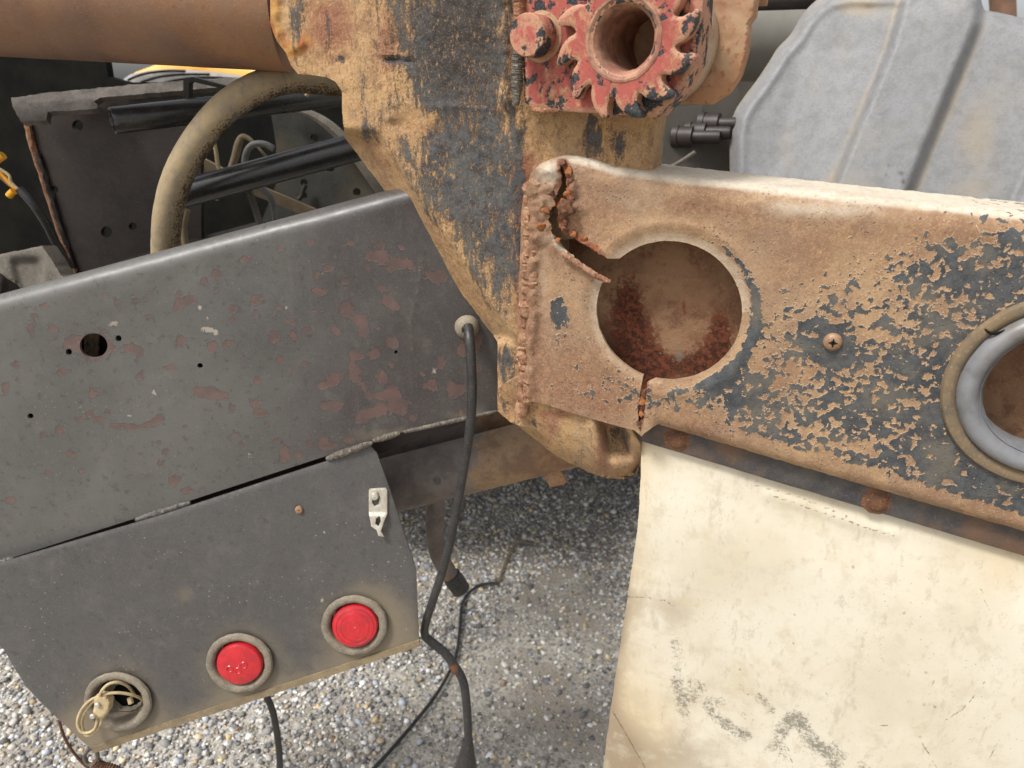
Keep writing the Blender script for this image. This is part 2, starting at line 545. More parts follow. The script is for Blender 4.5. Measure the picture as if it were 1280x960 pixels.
def mat_plain(name, a, b, rough=.6, sc=40, spk=None, bump=.3, metal=0.0, spec=.4, bd=.0008, fs=500, k2=None):
    m = Mat(name)
    n = m.noise(sc, 5, .62); f = m.noise(fs, 3, .65); g = m.noise(sc * .25, 3)
    c = m.mix(m.step(n, .36, .66), S(*a), S(*b))
    if k2: c = m.mix(m.mul(m.step(g, .46, .66), .7), c, S(*k2))
    if spk: c = m.mix(m.mul(m.step(f, .54, .68), .6), c, S(*spk))
    return m.end(c, m.add(rough - .1, m.mul(n, .2)), m.add(m.mul(n, bump), m.mul(f, bump * .5)), metal=metal, spec=spec, bdist=bd)

def mat_tan_tube():
    m = Mat('brown_rusted_tube_skin')
    n = m.noise(16, 5, .6); g = m.noise(130, 5, .7); f = m.noise(500, 3)
    c = m.mix(m.step(n, .38, .62), S(128, 92, 68), S(102, 74, 60))
    c = m.mix(m.mul(m.step(m.noise(5, 3), .5, .64), .7), c, S(150, 106, 68))
    c = m.mix(m.mul(m.step(g, .56, .68), .6), c, S(120, 62, 42))
    c = m.mix(m.mul(m.step(f, .55, .7), .3), c, S(176, 148, 116))
    c = m.mix(m.add(.12, m.mul(m.step(m.noise(9, 5, .7), .45, .65), .35)), c, S(122, 104, 90))
    return m.end(c, .68, m.add(m.mul(g, .4), m.mul(f, .2), m.mul(n, .4)), bdist=.0014, spec=.35)

def mat_red():
    m = Mat('chipped_red_paint')
    n = m.noise(38, 4, .6); g = m.noise(160, 4, .65); f = m.noise(520, 3)
    c = m.mix(m.step(n, .38, .64), S(160, 80, 70), S(136, 64, 56))
    c = m.mix(m.mul(m.step(g, .5, .68), .45), c, S(174, 104, 90))
    dv = m.add(m.mul(m.noise(48, 4, .62), .8), m.mul(g, .25))
    tn = m.step(m.noise(40, 6, .78, m.scale(1.3, 1, .8)), .47, .60)
    c = m.mix(m.mul(tn, .85), c, m.mix(m.step(g, .4, .6), S(176, 138, 104), S(150, 104, 76)))
    geo = m.N('ShaderNodeNewGeometry')
    ew = m.step(m.add(geo.outputs['Pointiness'], m.mul(m.math('SUBTRACT', g, .5), .12)), .515, .545)
    c = m.mix(m.mul(ew, .75), c, S(176, 136, 108))
    c = m.mix(m.mul(m.step(f, .54, .66), .45), c, S(120, 62, 54))
    bf = m.step(m.add(dv, m.mul(m.math('SUBTRACT', f, .5), .10)), .545, .575)
    c = m.mix(bf, c, m.mix(m.step(f, .4, .62), S(32, 34, 38), S(62, 62, 64)))
    return m.end(c, .62, m.add(m.mul(bf, -.7), m.mul(g, .4), m.mul(f, .15), m.mul(tn, .2)), bdist=.0012, spec=.35)

def mat_flap():
    m = Mat('dirty_cream_plastic_sheet'); pr, pg, pb, pa = m.mask()
    big = m.noise(7, 5, .6); mid = m.noise(40, 6, .68); fine = m.noise(260, 4, .7)
    c = m.mix(m.step(big, .38, .66), S(208, 200, 180), S(194, 182, 156))
    c = m.mix(m.mul(pg, m.step(m.add(mid, pg), .55, 1.1)), c, S(196, 170, 122))
    c = m.mix(m.mul(pb, m.step(m.add(m.mul(mid, 1.2), m.mul(pb, .6)), .5, .95)), c, S(126, 100, 62))
    c = m.mix(m.mul(m.step(m.noise(55, 6, .8, m.scale(1, 1, .35)), .56, .68), .35), c, S(120, 106, 84))
    # fine grey-brown soiling
    c = m.mix(m.mul(m.step(mid, .52, .68), .5), c, S(178, 166, 140))
    c = m.mix(m.mul(m.step(m.noise(90, 6, .78, m.scale(1, 1, .5)), .54, .68), .5), c, S(160, 142, 110))
    c = m.mix(m.mul(m.step(m.noise(18, 6, .75), .54, .68), .5), c, S(186, 168, 132))
    c = m.mix(m.mul(m.step(fine, .58, .72), .35), c, S(170, 150, 116))
    # pepper spots, scratches
    sp = m.mul(m.step(m.add(m.vor(58, vec=m.scale(1, 1, .8)), m.mul(m.math('SUBTRACT', fine, .5), .14)), .11, .05), m.step(m.noise(9, 3), .5, .62))
    c = m.mix(m.mul(sp, .75), c, S(74, 64, 50))
    sp2 = m.mul(m.step(m.vor(150), .13, .06), m.step(m.noise(6, 3), .45, .58))
    c = m.mix(m.mul(sp2, .6), c, S(96, 84, 66))
    c = m.mix(.22, c, S(200, 196, 186))
    # worn printed letters
    lf = m.mul(m.step(m.add(pr, m.mul(m.math('SUBTRACT', m.noise(260, 6, .85), .5), 3.2), m.mul(m.math('SUBTRACT', mid, .5), 1.2)), .62, 1.15), .72)
    c = m.mix(lf, c, S(80, 77, 68))
    # dark scratches
    lf2 = m.step(m.add(pa, m.mul(m.math('SUBTRACT', m.noise(300, 3, .7), .5), .8)), .5, .75)
    c = m.mix(m.mul(lf2, .7), c, S(92, 78, 52))
    return m.end(c, .5, m.add(m.mul(big, 1.2), m.mul(mid, .25), m.mul(fine, .1), m.mul(lf2, -.4)), bdist=.0015, bstr=.4, spec=.4)

def mat_fender():
    m = Mat('grey_moulded_plastic'); pr, pg, pb, pa = m.mask()
    g = m.noise(420, 2, .5); mid = m.noise(24, 5, .6)
    c = m.mix(m.step(m.noise(60, 6, .7), .4, .68), S(132, 132, 133), S(120, 120, 119))
    c = m.mix(m.mul(m.step(m.noise(300, 3, .7), .5, .66), .35), c, S(106, 105, 103))
    c = m.mix(m.mul(pr, m.step(m.add(mid, pr), .55, 1.1), .7), c, S(156, 140, 112))
    c = m.mix(m.mul(m.step(m.noise(9, 5, .65), .52, .66), .3), c, S(150, 144, 132))
    c = m.mix(m.mul(pb, .8), c, S(52, 50, 48))
    return m.end(c, .6, m.add(m.mul(g, .6), m.mul(mid, .2)), bdist=.0010, spec=.35)

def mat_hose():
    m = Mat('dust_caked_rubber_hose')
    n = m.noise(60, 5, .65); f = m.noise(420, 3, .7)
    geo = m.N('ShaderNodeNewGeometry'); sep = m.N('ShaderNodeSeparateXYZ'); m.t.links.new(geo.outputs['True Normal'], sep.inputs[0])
    # tan on faces turned up and left, dark brown on the lower right
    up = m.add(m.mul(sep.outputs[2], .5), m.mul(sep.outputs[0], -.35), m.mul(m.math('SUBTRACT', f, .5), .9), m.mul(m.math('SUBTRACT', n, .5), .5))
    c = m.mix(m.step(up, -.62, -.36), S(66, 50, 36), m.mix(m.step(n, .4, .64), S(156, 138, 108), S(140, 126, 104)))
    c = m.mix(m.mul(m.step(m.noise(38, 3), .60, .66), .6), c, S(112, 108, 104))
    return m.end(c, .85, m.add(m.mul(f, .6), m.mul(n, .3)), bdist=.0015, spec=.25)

def mat_gravel():
    m = Mat('mixed_gravel_stones')
    a = m.N('ShaderNodeAttribute'); a.attribute_name = 'tone'
    f = m.noise(500, 3, .6)
    c = m.mix(m.mul(m.step(f, .4, .7), .35), a.outputs['Color'], S(120, 112, 100))
    return m.end(c, .78, f, bdist=.0008, spec=.35)

def mat_ground():
    m = Mat('gravel_fines')
    v = m.vor(170, out='Color'); d = m.vor(170)
    n = m.noise(3.2, 5, .6); f = m.noise(380, 4, .7)
    sp = m.N('ShaderNodeSeparateColor'); m.t.links.new(v, sp.inputs[0])
    c = m.mix(sp.outputs[0], S(134, 129, 121), S(188, 182, 170))
    c = m.mix(m.step(n, .44, .58), c, m.mix(m.step(f, .4, .62), S(160, 152, 140), S(138, 130, 119)))
    h = m.add(m.mul(m.step(d, .5, .1), .8), m.mul(f, .3))
    return m.end(c, .9, h, bdist=.003, spec=.25)

def mat_lens():
    m = Mat('red_lens_plastic')
    n = m.noise(60, 4, .65); f = m.noise(330, 4, .7)
    c = m.mix(m.step(n, .38, .66), S(190, 26, 38), S(160, 18, 30))
    c = m.mix(m.mul(m.step(f, .56, .72), .25), c, S(190, 100, 92))
    c = m.mix(m.mul(m.step(n, .54, .7), .35), c, S(150, 70, 64))
    m.b.inputs['Coat Weight'].default_value = .6; m.b.inputs['Coat Roughness'].default_value = .12
    return m.end(c, m.add(.22, m.mul(n, .3)), m.mul(n, .15), bdist=.0004, spec=.5)

def mat_inner_rust():
    m = Mat('deep_red_rust'); pr, pg, pb, pa = m.mask()
    n = m.noise(20, 4, .6); g = m.noise(190, 5, .72); f = m.noise(520, 3, .7)
    c = m.mix(m.step(n, .4, .64), S(140, 108, 82), S(118, 84, 64))
    c = m.mix(m.mul(m.step(m.noise(60, 6, .7), .5, .64), .6), c, S(96, 62, 48))
    c = m.mix(m.mul(m.step(f, .54, .66), .5), c, S(156, 122, 92))
    rf = m.step(m.add(pr, m.mul(m.math('SUBTRACT', g, .5), 1.3)), .38, .62)
    c = m.mix(rf, c, m.mix(m.step(g, .42, .6), S(66, 40, 30), S(112, 64, 44)))
    c = m.mix(m.mul(m.step(m.add(pg, m.mul(m.math('SUBTRACT', g, .5), 1.0)), .4, .6), .7), c, S(120, 116, 100))
    return m.end(c, .88, m.add(m.mul(g, .8), m.mul(f, .3)), bdist=.0018, bstr=.9, spec=.2)

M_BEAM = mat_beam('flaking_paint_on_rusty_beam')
M_POST = mat_post()
M_PANEL = mat_panel('worn_dark_grey_paint')
M_PLATE = mat_panel('speckled_dark_grey_paint', (80, 78, 76), (68, 65, 64), .45)
M_TUBE = mat_tan_tube()
M_RED = mat_red()
M_FLAP = mat_flap()
M_FENDER = mat_fender()
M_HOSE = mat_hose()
M_INNER = mat_inner_rust()
M_LENS = mat_lens()
M_BLACKPIPE = mat_plain('satin_black_pipe', (34, 33, 34), (46, 44, 43), .30, 50, (84, 78, 70), .25, spec=.7, fs=420)
M_CABLE = mat_plain('black_cable_rubber', (36, 36, 38), (50, 48, 47), .48, 60, (92, 86, 76), .25, spec=.5)
M_GROMMET = mat_plain('dusty_rubber_grommet', (132, 122, 106), (108, 100, 88), .75, 60, (166, 152, 126), .4)
M_RUBBER = mat_plain('smooth_grey_rubber', (122, 123, 126), (92, 92, 93), .38, 30, (118, 112, 104), .25, spec=.5, k2=(112, 102, 86))
M_STEEL = mat_plain('bare_zinc_steel', (196, 190, 176), (176, 168, 152), .4, 60, (140, 130, 112), .3, metal=.35)
M_WELD = mat_plain('rough_weld_metal', (104, 96, 84), (72, 67, 63), .6, 140, (140, 130, 114), .9, bd=.002)
M_WELDRUST = mat_plain('rusty_weld_metal', (160, 116, 84), (124, 82, 62), .8, 140, (196, 158, 118), .9, bd=.002)
M_DARK = mat_plain('dark_chassis_paint', (54, 46, 43), (42, 36, 34), .5, 30, (74, 65, 57), .5, spec=.35, k2=(50, 42, 38))
M_BLACK = mat_plain('black_and_cavity_shade', (24, 24, 20), (14, 14, 12), .85, 20, (34, 32, 28), .3, spec=.12)  # near-black; on the bulkhead it stands for the cavity's deep shade
M_DUSTY = mat_plain('dusty_grey_flange', (104, 98, 88), (84, 78, 70), .75, 40, (136, 126, 108), .6)
M_GUSSET = mat_plain('dusty_dark_gusset', (56, 57, 52), (38, 39, 38), .65, 24, (80, 74, 62), .4, k2=(96, 84, 62))
M_BAR = mat_plain('tan_dusty_bar', (132, 116, 90), (112, 98, 78), .75, 50, (152, 134, 104), .4)
M_TORN = mat_plain('torn_edge_rust', (150, 112, 86), (120, 76, 54), .8, 120, (190, 160, 130), .8, bd=.002)
M_BRACKETBAR = mat_plain('dark_flat_bar_paint', (60, 60, 62), (78, 75, 72), .5, 60, (106, 92, 76), .5, k2=(108, 78, 56))
M_RUSTBOLT = mat_plain('rusted_bolt', (104, 70, 48), (74, 52, 40), .8, 120, (160, 110, 70), .8)
M_SCREW = mat_plain('brown_screw_head', (150, 120, 92), (126, 96, 74), .55, 90, (180, 150, 120), .3, metal=.2)
M_WIRE = mat_plain('dusty_beige_wire', (186, 166, 128), (160, 140, 106), .65, 80, (206, 190, 156), .2)
M_GREYWIRE = mat_plain('grey_wire', (110, 110, 106), (90, 90, 88), .6, 80, (140, 134, 120), .2)
M_YELLOW = mat_plain('yellow_machine_paint', (232, 176, 82), (222, 162, 72), .45, 12, None, .2)
M_YWIRE = mat_plain('yellow_wire_plug', (224, 160, 30), (206, 140, 24), .5, 40, None, .2)
M_PAD = mat_plain('pale_grey_rubber', (150, 146, 142), (134, 130, 126), .7, 20, None, .2)
M_TANK = mat_plain('grey_tank_paint', (128, 124, 116), (116, 112, 104), .55, 10, (136, 130, 118), .2)
M_WALLGREY = mat_plain('grey_brown_chassis_paint', (86, 82, 74), (74, 70, 64), .65, 14, (98, 92, 82), .3, k2=(96, 88, 76))
M_SPOOL = mat_plain('worn_silver_spool', (178, 160, 140), (158, 134, 112), .5, 60, (196, 178, 154), .3, metal=.25)
M_BRKT = mat_plain('rust_dusted_bracket', (164, 134, 104), (146, 108, 82), .8, 45, (126, 72, 44), .6, fs=170, k2=(172, 128, 92))
def mat_low():
    m = Mat('scuffed_grey_brown_tube'); pr, pg, pb, pa = m.mask()
    n = m.noise(30, 6, .65); g = m.noise(180, 5, .7); f = m.noise(560, 3, .7)
    a = m.mix(m.step(n, .38, .64), S(116, 106, 99), S(92, 84, 80)); a = m.mix(m.mul(m.step(g, .52, .66), .5), a, S(124, 108, 94))
    b = m.mix(m.step(n, .4, .62), S(148, 122, 92), S(118, 94, 74)); b = m.mix(m.mul(m.step(g, .52, .66), .45), b, S(104, 76, 60))
    k = m.step(m.add(pr, m.mul(m.math('SUBTRACT', m.noise(38, 6, .7), .5), 2.4)), .25, .75)
    c = m.mix(k, b, a)
    c = m.mix(m.mul(pa, m.step(g, .42, .6), .8), c, S(160, 86, 44))
    return m.end(c, .62, m.add(m.mul(g, .5), m.mul(f, .25)), bdist=.0012, spec=.4)
M_LOWTUBE = mat_low()
M_PWELD = mat_plain('painted_weld', (92, 87, 82), (70, 66, 64), .5, 140, (112, 105, 95), .8, bd=.0015)
M_GRAVEL = mat_gravel()
M_GROUND = mat_ground()

# ================================================================== the setting: ground and gravel
def ground_h(x, y):
    return .012 * vnoise(np.asarray(x) * 1.7, np.asarray(y) * 1.7, 3)

def build_ground():
    # fine grid near the trailer, stretching far out to the horizon
    def axis(lo, hi, n, far):
        mid = np.linspace(lo, hi, n)
        g = far * np.linspace(0, 1, 9)[1:] ** 3
        return np.concatenate([(lo - g)[::-1], mid, hi + g])
    xs = axis(-1.8, 1.8, 60, 900.); ys = axis(.2, 3.2, 50, 900.)
    X, Y = np.meshgrid(xs, ys)
    Z = ground_h(X, Y) * (np.abs(X) < 6) * (np.abs(Y) < 8)
    V = np.stack([X.ravel(), Y.ravel(), Z.ravel()], 1)
    nx, ny = len(xs), len(ys)
    F = [(j * nx + i, j * nx + i + 1, (j + 1) * nx + i + 1, (j + 1) * nx + i) for j in range(ny - 1) for i in range(nx - 1)]
    o = mesh_obj('ground', V, F, M_GROUND, angle=180)
    set_props(o, kind='structure')

def build_gravel():
    t = (1 + 5 ** .5) / 2
    I = np.array([(-1, t, 0), (1, t, 0), (-1, -t, 0), (1, -t, 0), (0, -1, t), (0, 1, t), (0, -1, -t), (0, 1, -t), (t, 0, -1), (t, 0, 1), (-t, 0, -1), (-t, 0, 1)], float)
    I /= np.linalg.norm(I[0])
    T = np.array([(0, 11, 5), (0, 5, 1), (0, 1, 7), (0, 7, 10), (0, 10, 11), (1, 5, 9), (5, 11, 4), (11, 10, 2), (10, 7, 6), (7, 1, 8), (3, 9, 4), (3, 4, 2), (3, 2, 6), (3, 6, 8), (3, 8, 9), (4, 9, 5), (2, 4, 11), (6, 2, 10), (8, 6, 7), (9, 8, 1)])
    n = 110000
    x = RNG.uniform(-1.35, .75, n); y = RNG.uniform(.62, 2.7, n)
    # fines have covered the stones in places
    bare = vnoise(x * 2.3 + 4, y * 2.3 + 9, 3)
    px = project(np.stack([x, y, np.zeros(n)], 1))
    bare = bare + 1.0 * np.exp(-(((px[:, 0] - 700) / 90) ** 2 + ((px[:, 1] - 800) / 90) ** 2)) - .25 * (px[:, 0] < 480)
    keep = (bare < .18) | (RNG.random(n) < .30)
    x, y = x[keep], y[keep]; n = len(x)
    r = RNG.gamma(2.2, .0019 / 2.2, n) + .0013
    r = np.clip(r, .0013, .010)
    sc = np.stack([r * RNG.uniform(.8, 1.35, n), r * RNG.uniform(.75, 1.2, n), r * RNG.uniform(.5, .9, n)], 1)
    P = I[None] * sc[:, None] * (1 + RNG.uniform(-.22, .22, (n, 12, 1)))
    a = RNG.uniform(0, 6.28, n); b = RNG.uniform(-.5, .5, n)
    ca, sa, cb, sb = np.cos(a), np.sin(a), np.cos(b), np.sin(b)
    X = P[..., 0] * ca[:, None] - P[..., 1] * sa[:, None]; Y = P[..., 0] * sa[:, None] + P[..., 1] * ca[:, None]
    Z = P[..., 2] * cb[:, None] + X * sb[:, None]
    X = X + x[:, None]; Y = Y + y[:, None]; Z = Z + (ground_h(x, y) + sc[:, 2] * RNG.uniform(.1, .9, n))[:, None]
    V = np.stack([X.ravel(), Y.ravel(), Z.ravel()], 1)
    F = (T[None] + (np.arange(n) * 12)[:, None, None]).reshape(-1, 3)
    me = bpy.data.meshes.new('gravel')
    me.vertices.add(len(V)); me.vertices.foreach_set('co', V.astype(np.float32).ravel())
    me.loops.add(F.size); me.loops.foreach_set('vertex_index', F.astype(np.int32).ravel())
    me.polygons.add(len(F)); me.polygons.foreach_set('loop_start', np.arange(0, F.size, 3, dtype=np.int32))
    me.update(calc_edges=True)
    pal = np.array([S(150, 146, 140), S(112, 110, 108), S(178, 174, 166), S(86, 86, 88), S(168, 150, 120), S(204, 200, 192), S(128, 116, 100), S(140, 144, 150), S(196, 172, 124), S(120, 100, 84)])
    w = np.array([.24, .2, .16, .12, .05, .08, .04, .10, .012, .012]); w /= w.sum()
    tone = pal[RNG.choice(len(pal), n, p=w)] * RNG.uniform(1.05, 2.0, (n, 1))
    tone = np.clip(tone, 0, .82)
    tone[:, 3] = 1
    at = me.color_attributes.new('tone', 'FLOAT_COLOR', 'POINT')
    at.data.foreach_set('color', np.repeat(tone, 12, axis=0).astype(np.float32).ravel())
    me.materials.append(M_GRAVEL)
    o = bpy.data.objects.new('gravel', me)
    COL.objects.link(o)
    set_props(o, 'loose mixed grey gravel chippings covering the ground', 'gravel', kind='stuff')

build_ground()
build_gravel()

# ================================================================== planes of the steelwork
P_BEAM = plane_at(690, 360, .640, 20)
P_POST = P_BEAM.off(-.012)
P_WINCH = plane_at(690, 100, .634, 30)
P_PANEL = plane_at(560, 420, .715, -4, 2)
P_PLATE = plane_at(463, 556, .705, -4, 10)

# ================================================================== left: rear crossmember with its light plate
cross = thing('rear_crossmember', at_y(250, 700, .70) * np.array([1, 1, 1]),
              'dark grey steel tail panel with primer chips above a lower plate holding red lamps', 'tail panel')

def panel_hi(x): return 370 - (370 - 240) * x / 485.0
PRIMER = [(223, 376, 5, 14), (242, 372, 7, 6), (132, 369, 6, 4), (146, 379, 6, 5), (187, 396, 6, 5), (321, 374, 9, 8), (320, 391, 6, 5), (270, 343, 8, 8), (254, 351, 5, 6), (227, 427, 8, 8),
          (265, 434, 7, 9), (168, 436, 13, 7), (40, 412, 5, 11), (7, 487, 7, 9), (115, 492, 6, 8), (248, 488, 9, 6), (261, 492, 12, 7), (278, 495, 9, 6), (321, 503, 9, 7), (290, 510, 6, 6), (112, 518, 6, 5), (125, 525, 10, 5),
          (145, 532, 12, 4), (165, 535, 12, 4), (185, 531, 10, 4), (196, 526, 7, 4), (88, 568, 7, 6), (103, 589, 6, 5), (217, 599, 8, 5), (235, 614, 8, 6), (357, 568, 8, 11), (409, 556, 13, 7), (399, 364, 11, 6),
          (412, 336, 8, 6), (430, 352, 8, 9), (383, 413, 7, 6), (418, 475, 11, 11), (421, 508, 10, 9), (402, 482, 7, 6), (117, 432, 25, 21), (90, 428, 12, 9), (55, 382, 7, 6), (306, 324, 11, 5), (433, 386, 11, 11), (451, 398, 9, 8),
          (423, 415, 6, 5), (454, 413, 7, 8), (440, 444, 8, 9), (468, 441, 8, 7), (445, 470, 9, 11), (404, 506, 6, 6), (485, 374, 9, 10), (492, 430, 9, 8), (478, 472, 10, 9), (492, 492, 13, 10), (500, 510, 14, 10),
          (540, 482, 9, 8), (569, 487, 13, 12), (471, 513, 15, 12), (452, 522, 9, 8), (500, 330, 24, 8), (470, 320, 20, 7), (545, 345, 16, 9), (215, 460, 5, 4), (60, 590, 6, 5), (12, 625, 9, 5), (334, 530, 4, 8), (282, 432, 4, 8), (306, 446, 6, 4), (380, 455, 5, 5), (590, 420, 14, 16), (20, 455, 5, 6), (300, 555, 4, 3)]
WHITE = [(250, 385, 3, 7, .8), (263, 398, 7, 5, .6), (258, 412, 12, 4, .9), (270, 416, 5, 3, .8), (193, 491, 4, 5, .8), (163, 519, 5, 3, .7), (312, 570, 6, 5, .6), (142, 405, 12, 5, .7), (358, 384, 2, 2, .9), (525, 340, 3, 8, .5), (515, 375, 3, 12, .5), (318, 304, 2, 3, .9), (543, 463, 6, 5, .7)]

_pr = np.random.default_rng(21)
for q in _pr.uniform((20, 300), (600, 620), (150, 2)):
    if panel_hi(q[0]) + 22 < q[1] < 694 - q[0] * .30 and _pr.random() < .25 + .75 * min(1, q[0] / 420):
        e = _pr.uniform(2.2, 6.5); PRIMER.append((q[0], q[1], e * _pr.uniform(.7, 1.5), e * _pr.uniform(.7, 1.4)))
def panel_top(x): return 370 - (370 - 240) * x / 485.0
def panel_mask(p):
    r = blobs(p, [(a, b, c * 1.0, d * 1.0, .86) for a, b, c, d in PRIMER])
    g = sstep(200, 520, p[:, 0]) * .9 + .25 * vnoise(p[:, 0] * .012, p[:, 1] * .012)  # browner to the right, plus the shade near the post painted in
    w = blobs(p, WHITE)
    dust = blobs(p, [(520, 545, 80, 10, .8), (600, 520, 40, 9, .7)]) + .5 * np.exp(-pdist(p, [(515, 440), (512, 400), (522, 360), (527, 320)]) / 2.5)
    return np.stack([r, g, w, dust], 1)
def panel_h(p):
    d = (p[:, 1] - panel_top(p[:, 0])) * .965            # pixels below the top fold
    q = np.clip(1 - d / 20, 0, .96)
    h = -.016 * (1 - np.sqrt(np.clip(1 - q * q, 0, 1)))
    h += .0012 * vnoise(p[:, 0] * .012, p[:, 1] * .012, 2) + .0004 * vnoise(p[:, 0] * .05, p[:, 1] * .05, 2)
    h += .0018 * np.exp(-pdist(p, [(515, 440), (512, 400), (522, 360), (527, 320)]) / 3.0) * (.5 + .8 * vnoise(p[:, 0] * .2, p[:, 1] * .2))
    h -= .004 * np.exp(-((p[:, 1] - (700 - p[:, 0] * .30)) / 9) ** 2) * 0
    return h

def circ(cx, cy, rx, ry=None, n=28):
    ry = ry or rx
    return [(cx + rx * math.cos(t), cy + ry * math.sin(t)) for t in np.linspace(0, 2 * math.pi, n, endpoint=False)]

panel_outer = [(-160, panel_top(-160)), (0, 370), (240, panel_top(240)), (485, 240), (560, panel_top(560)), (640, panel_top(640)), (660, 500), (620, 514), (560, 528), (500, 541), (468, 549), (420, 566), (200, 638), (0, 702), (-160, 754)]
panel = relief('panel', panel_outer, P_PANEL, M_PANEL, cross, step=4.2, th=.030, hole_th=.0035, back=False, hf=panel_h, mf=panel_mask, angle=85,
               holes=[circ(117, 432, 17.5, 15.5), circ(86, 440, 4, 4, 14), circ(148, 423, 4, 4, 14), circ(250, 457, 3.6, 3.2, 14), circ(38, 520, 3.8, 3.4, 14), circ(495, 440, 2.2, 2.2, 12)])
# inner skin behind the panel (the hollow section's back), seen through the round hole
relief('back_skin', [(-150, 450), (640, 290), (655, 500), (462, 572), (-150, 775)], P_PANEL.off(-.045), M_DARK, cross, step=30, th=.003)
relief('hole_liner', [(104, 410), (124, 408), (122, 455), (106, 452)], P_PANEL.off(-.030), M_BAR, cross, step=3, th=.003, wob=1.2,
       hf=lambda p: .006 * vnoise(p[:, 0] * .2, p[:, 1] * .2))
tube('divider_rod', [at_y(118, 405, .745), at_y(123, 458, .745)], .0014, M_GREYWIRE, cross, seg=8)

# --- light plate
plate_outer = [(-120, 739), (0, 704), (200, 645), (420, 573), (462, 556), (471, 566), (484, 602), (503, 660), (520, 712), (522, 760), (524, 804), (440, 833), (330, 868), (220, 904), (116, 937), (104, 928), (72, 898), (50, 877), (34, 860), (18, 835), (5, 812), (-40, 730 + 40), (-120, 775)]
def on_plate(px, py): return P_PLATE.hit((px, py))[0]
def circle_px(plane, px, py, rad, n=40):
    c = plane.hit((px, py))[0]
    vv = np.cross(plane.u, plane.n); vv = vv if vv[2] > 0 else -vv
    P = np.array([c + plane.u * rad * math.cos(t) + vv * rad * math.sin(t) for t in np.linspace(0, 2 * math.pi, n, endpoint=False)])
    return project(P)
LAMPS = [(150, 874), (301, 826), (444, 779)]
LR = .0355
def plate_mask(p):
    r = blobs(p, [(235, 684, 6, 5, .45), (210, 300, 5, 4, .3), (60, 760, 8, 5, .3), (430, 640, 6, 6, .3)])
    g = .35 + .35 * vnoise(p[:, 0] * .008, p[:, 1] * .008)
    d = pdist(p, [(524, 804), (116, 937)])
    dust = .75 * np.exp(-d / 20) + blobs(p, [(480, 770, 45, 45, .5), (100, 910, 40, 30, .7), (230, 745, 16, 14, .55)])
    for c in LAMPS: dust += .45 * np.exp(-(np.hypot(p[:, 0] - c[0], p[:, 1] - c[1]) / 62) ** 4)
    w = blobs(p, [(p_[0], p_[1], 2.2, 2.2, .75) for p_ in RNG.uniform((380, 660), (518, 800), (34, 2))])
    w += blobs(p, [(p_[0], p_[1], 1.8, 1.8, .7) for p_ in RNG.uniform((10, 640), (420, 880), (40, 2))])
    return np.stack([r, g, w, dust], 1)
def plate_h(p):
    d = pdist(p, [(524, 804), (116, 937)])
    h = .0008 * vnoise(p[:, 0] * .01, p[:, 1] * .01, 2)
    return h
lplate = relief('light_plate', plate_outer, P_PLATE, M_PLATE, cross, step=4.2, th=.004, hf=plate_h, mf=plate_mask, rnd=3.5, rnd_m=.0012,
                holes=[circle_px(P_PLATE, a, b, LR * .93) for a, b in LAMPS] + [circ(374, 637, 3, 3, 12)])
# turned lip along the plate's lower edge
relief('edge_lip', [(524, 800), (525, 808), (116, 942), (114, 934)], P_PLATE.off(.0015), M_BAR, lplate, step=4, th=.008, wob=.8)
# weld beads joining plate and panel
def bead(a, b, r, mat, parent, plane, k=9, off=.001, nm='weld_bead'):
    t = np.linspace(0, 1, k)
    pts = np.array([(a[0] + (b[0] - a[0]) * q, a[1] + (b[1] - a[1]) * q) for q in t])
    W = plane.off(off).hit(pts)
    rr = r * (.55 + .5 * np.sin(np.pi * np.clip(t * 1.05, 0, 1)) ** .5 + .16 * vnoise(t * 9, t * 3 + a[0]))
    return tube(nm, W, rr * .85, mat, parent, seg=12, k=9, rough=.30)
bead((170, 650), (238, 628), .0046, M_PWELD, cross, P_PANEL)
bead((408, 574), (466, 553), .0048, M_WELD, cross, P_PANEL)
bead((-20, 709), (18, 698), .0048, M_PWELD, cross, P_PANEL)
bead((466, 551), (500, 541), .0040, M_WELD, cross, P_PANEL)
bead((505, 540), (625, 513), .0030, M_WELD, cross, P_PANEL, 18)

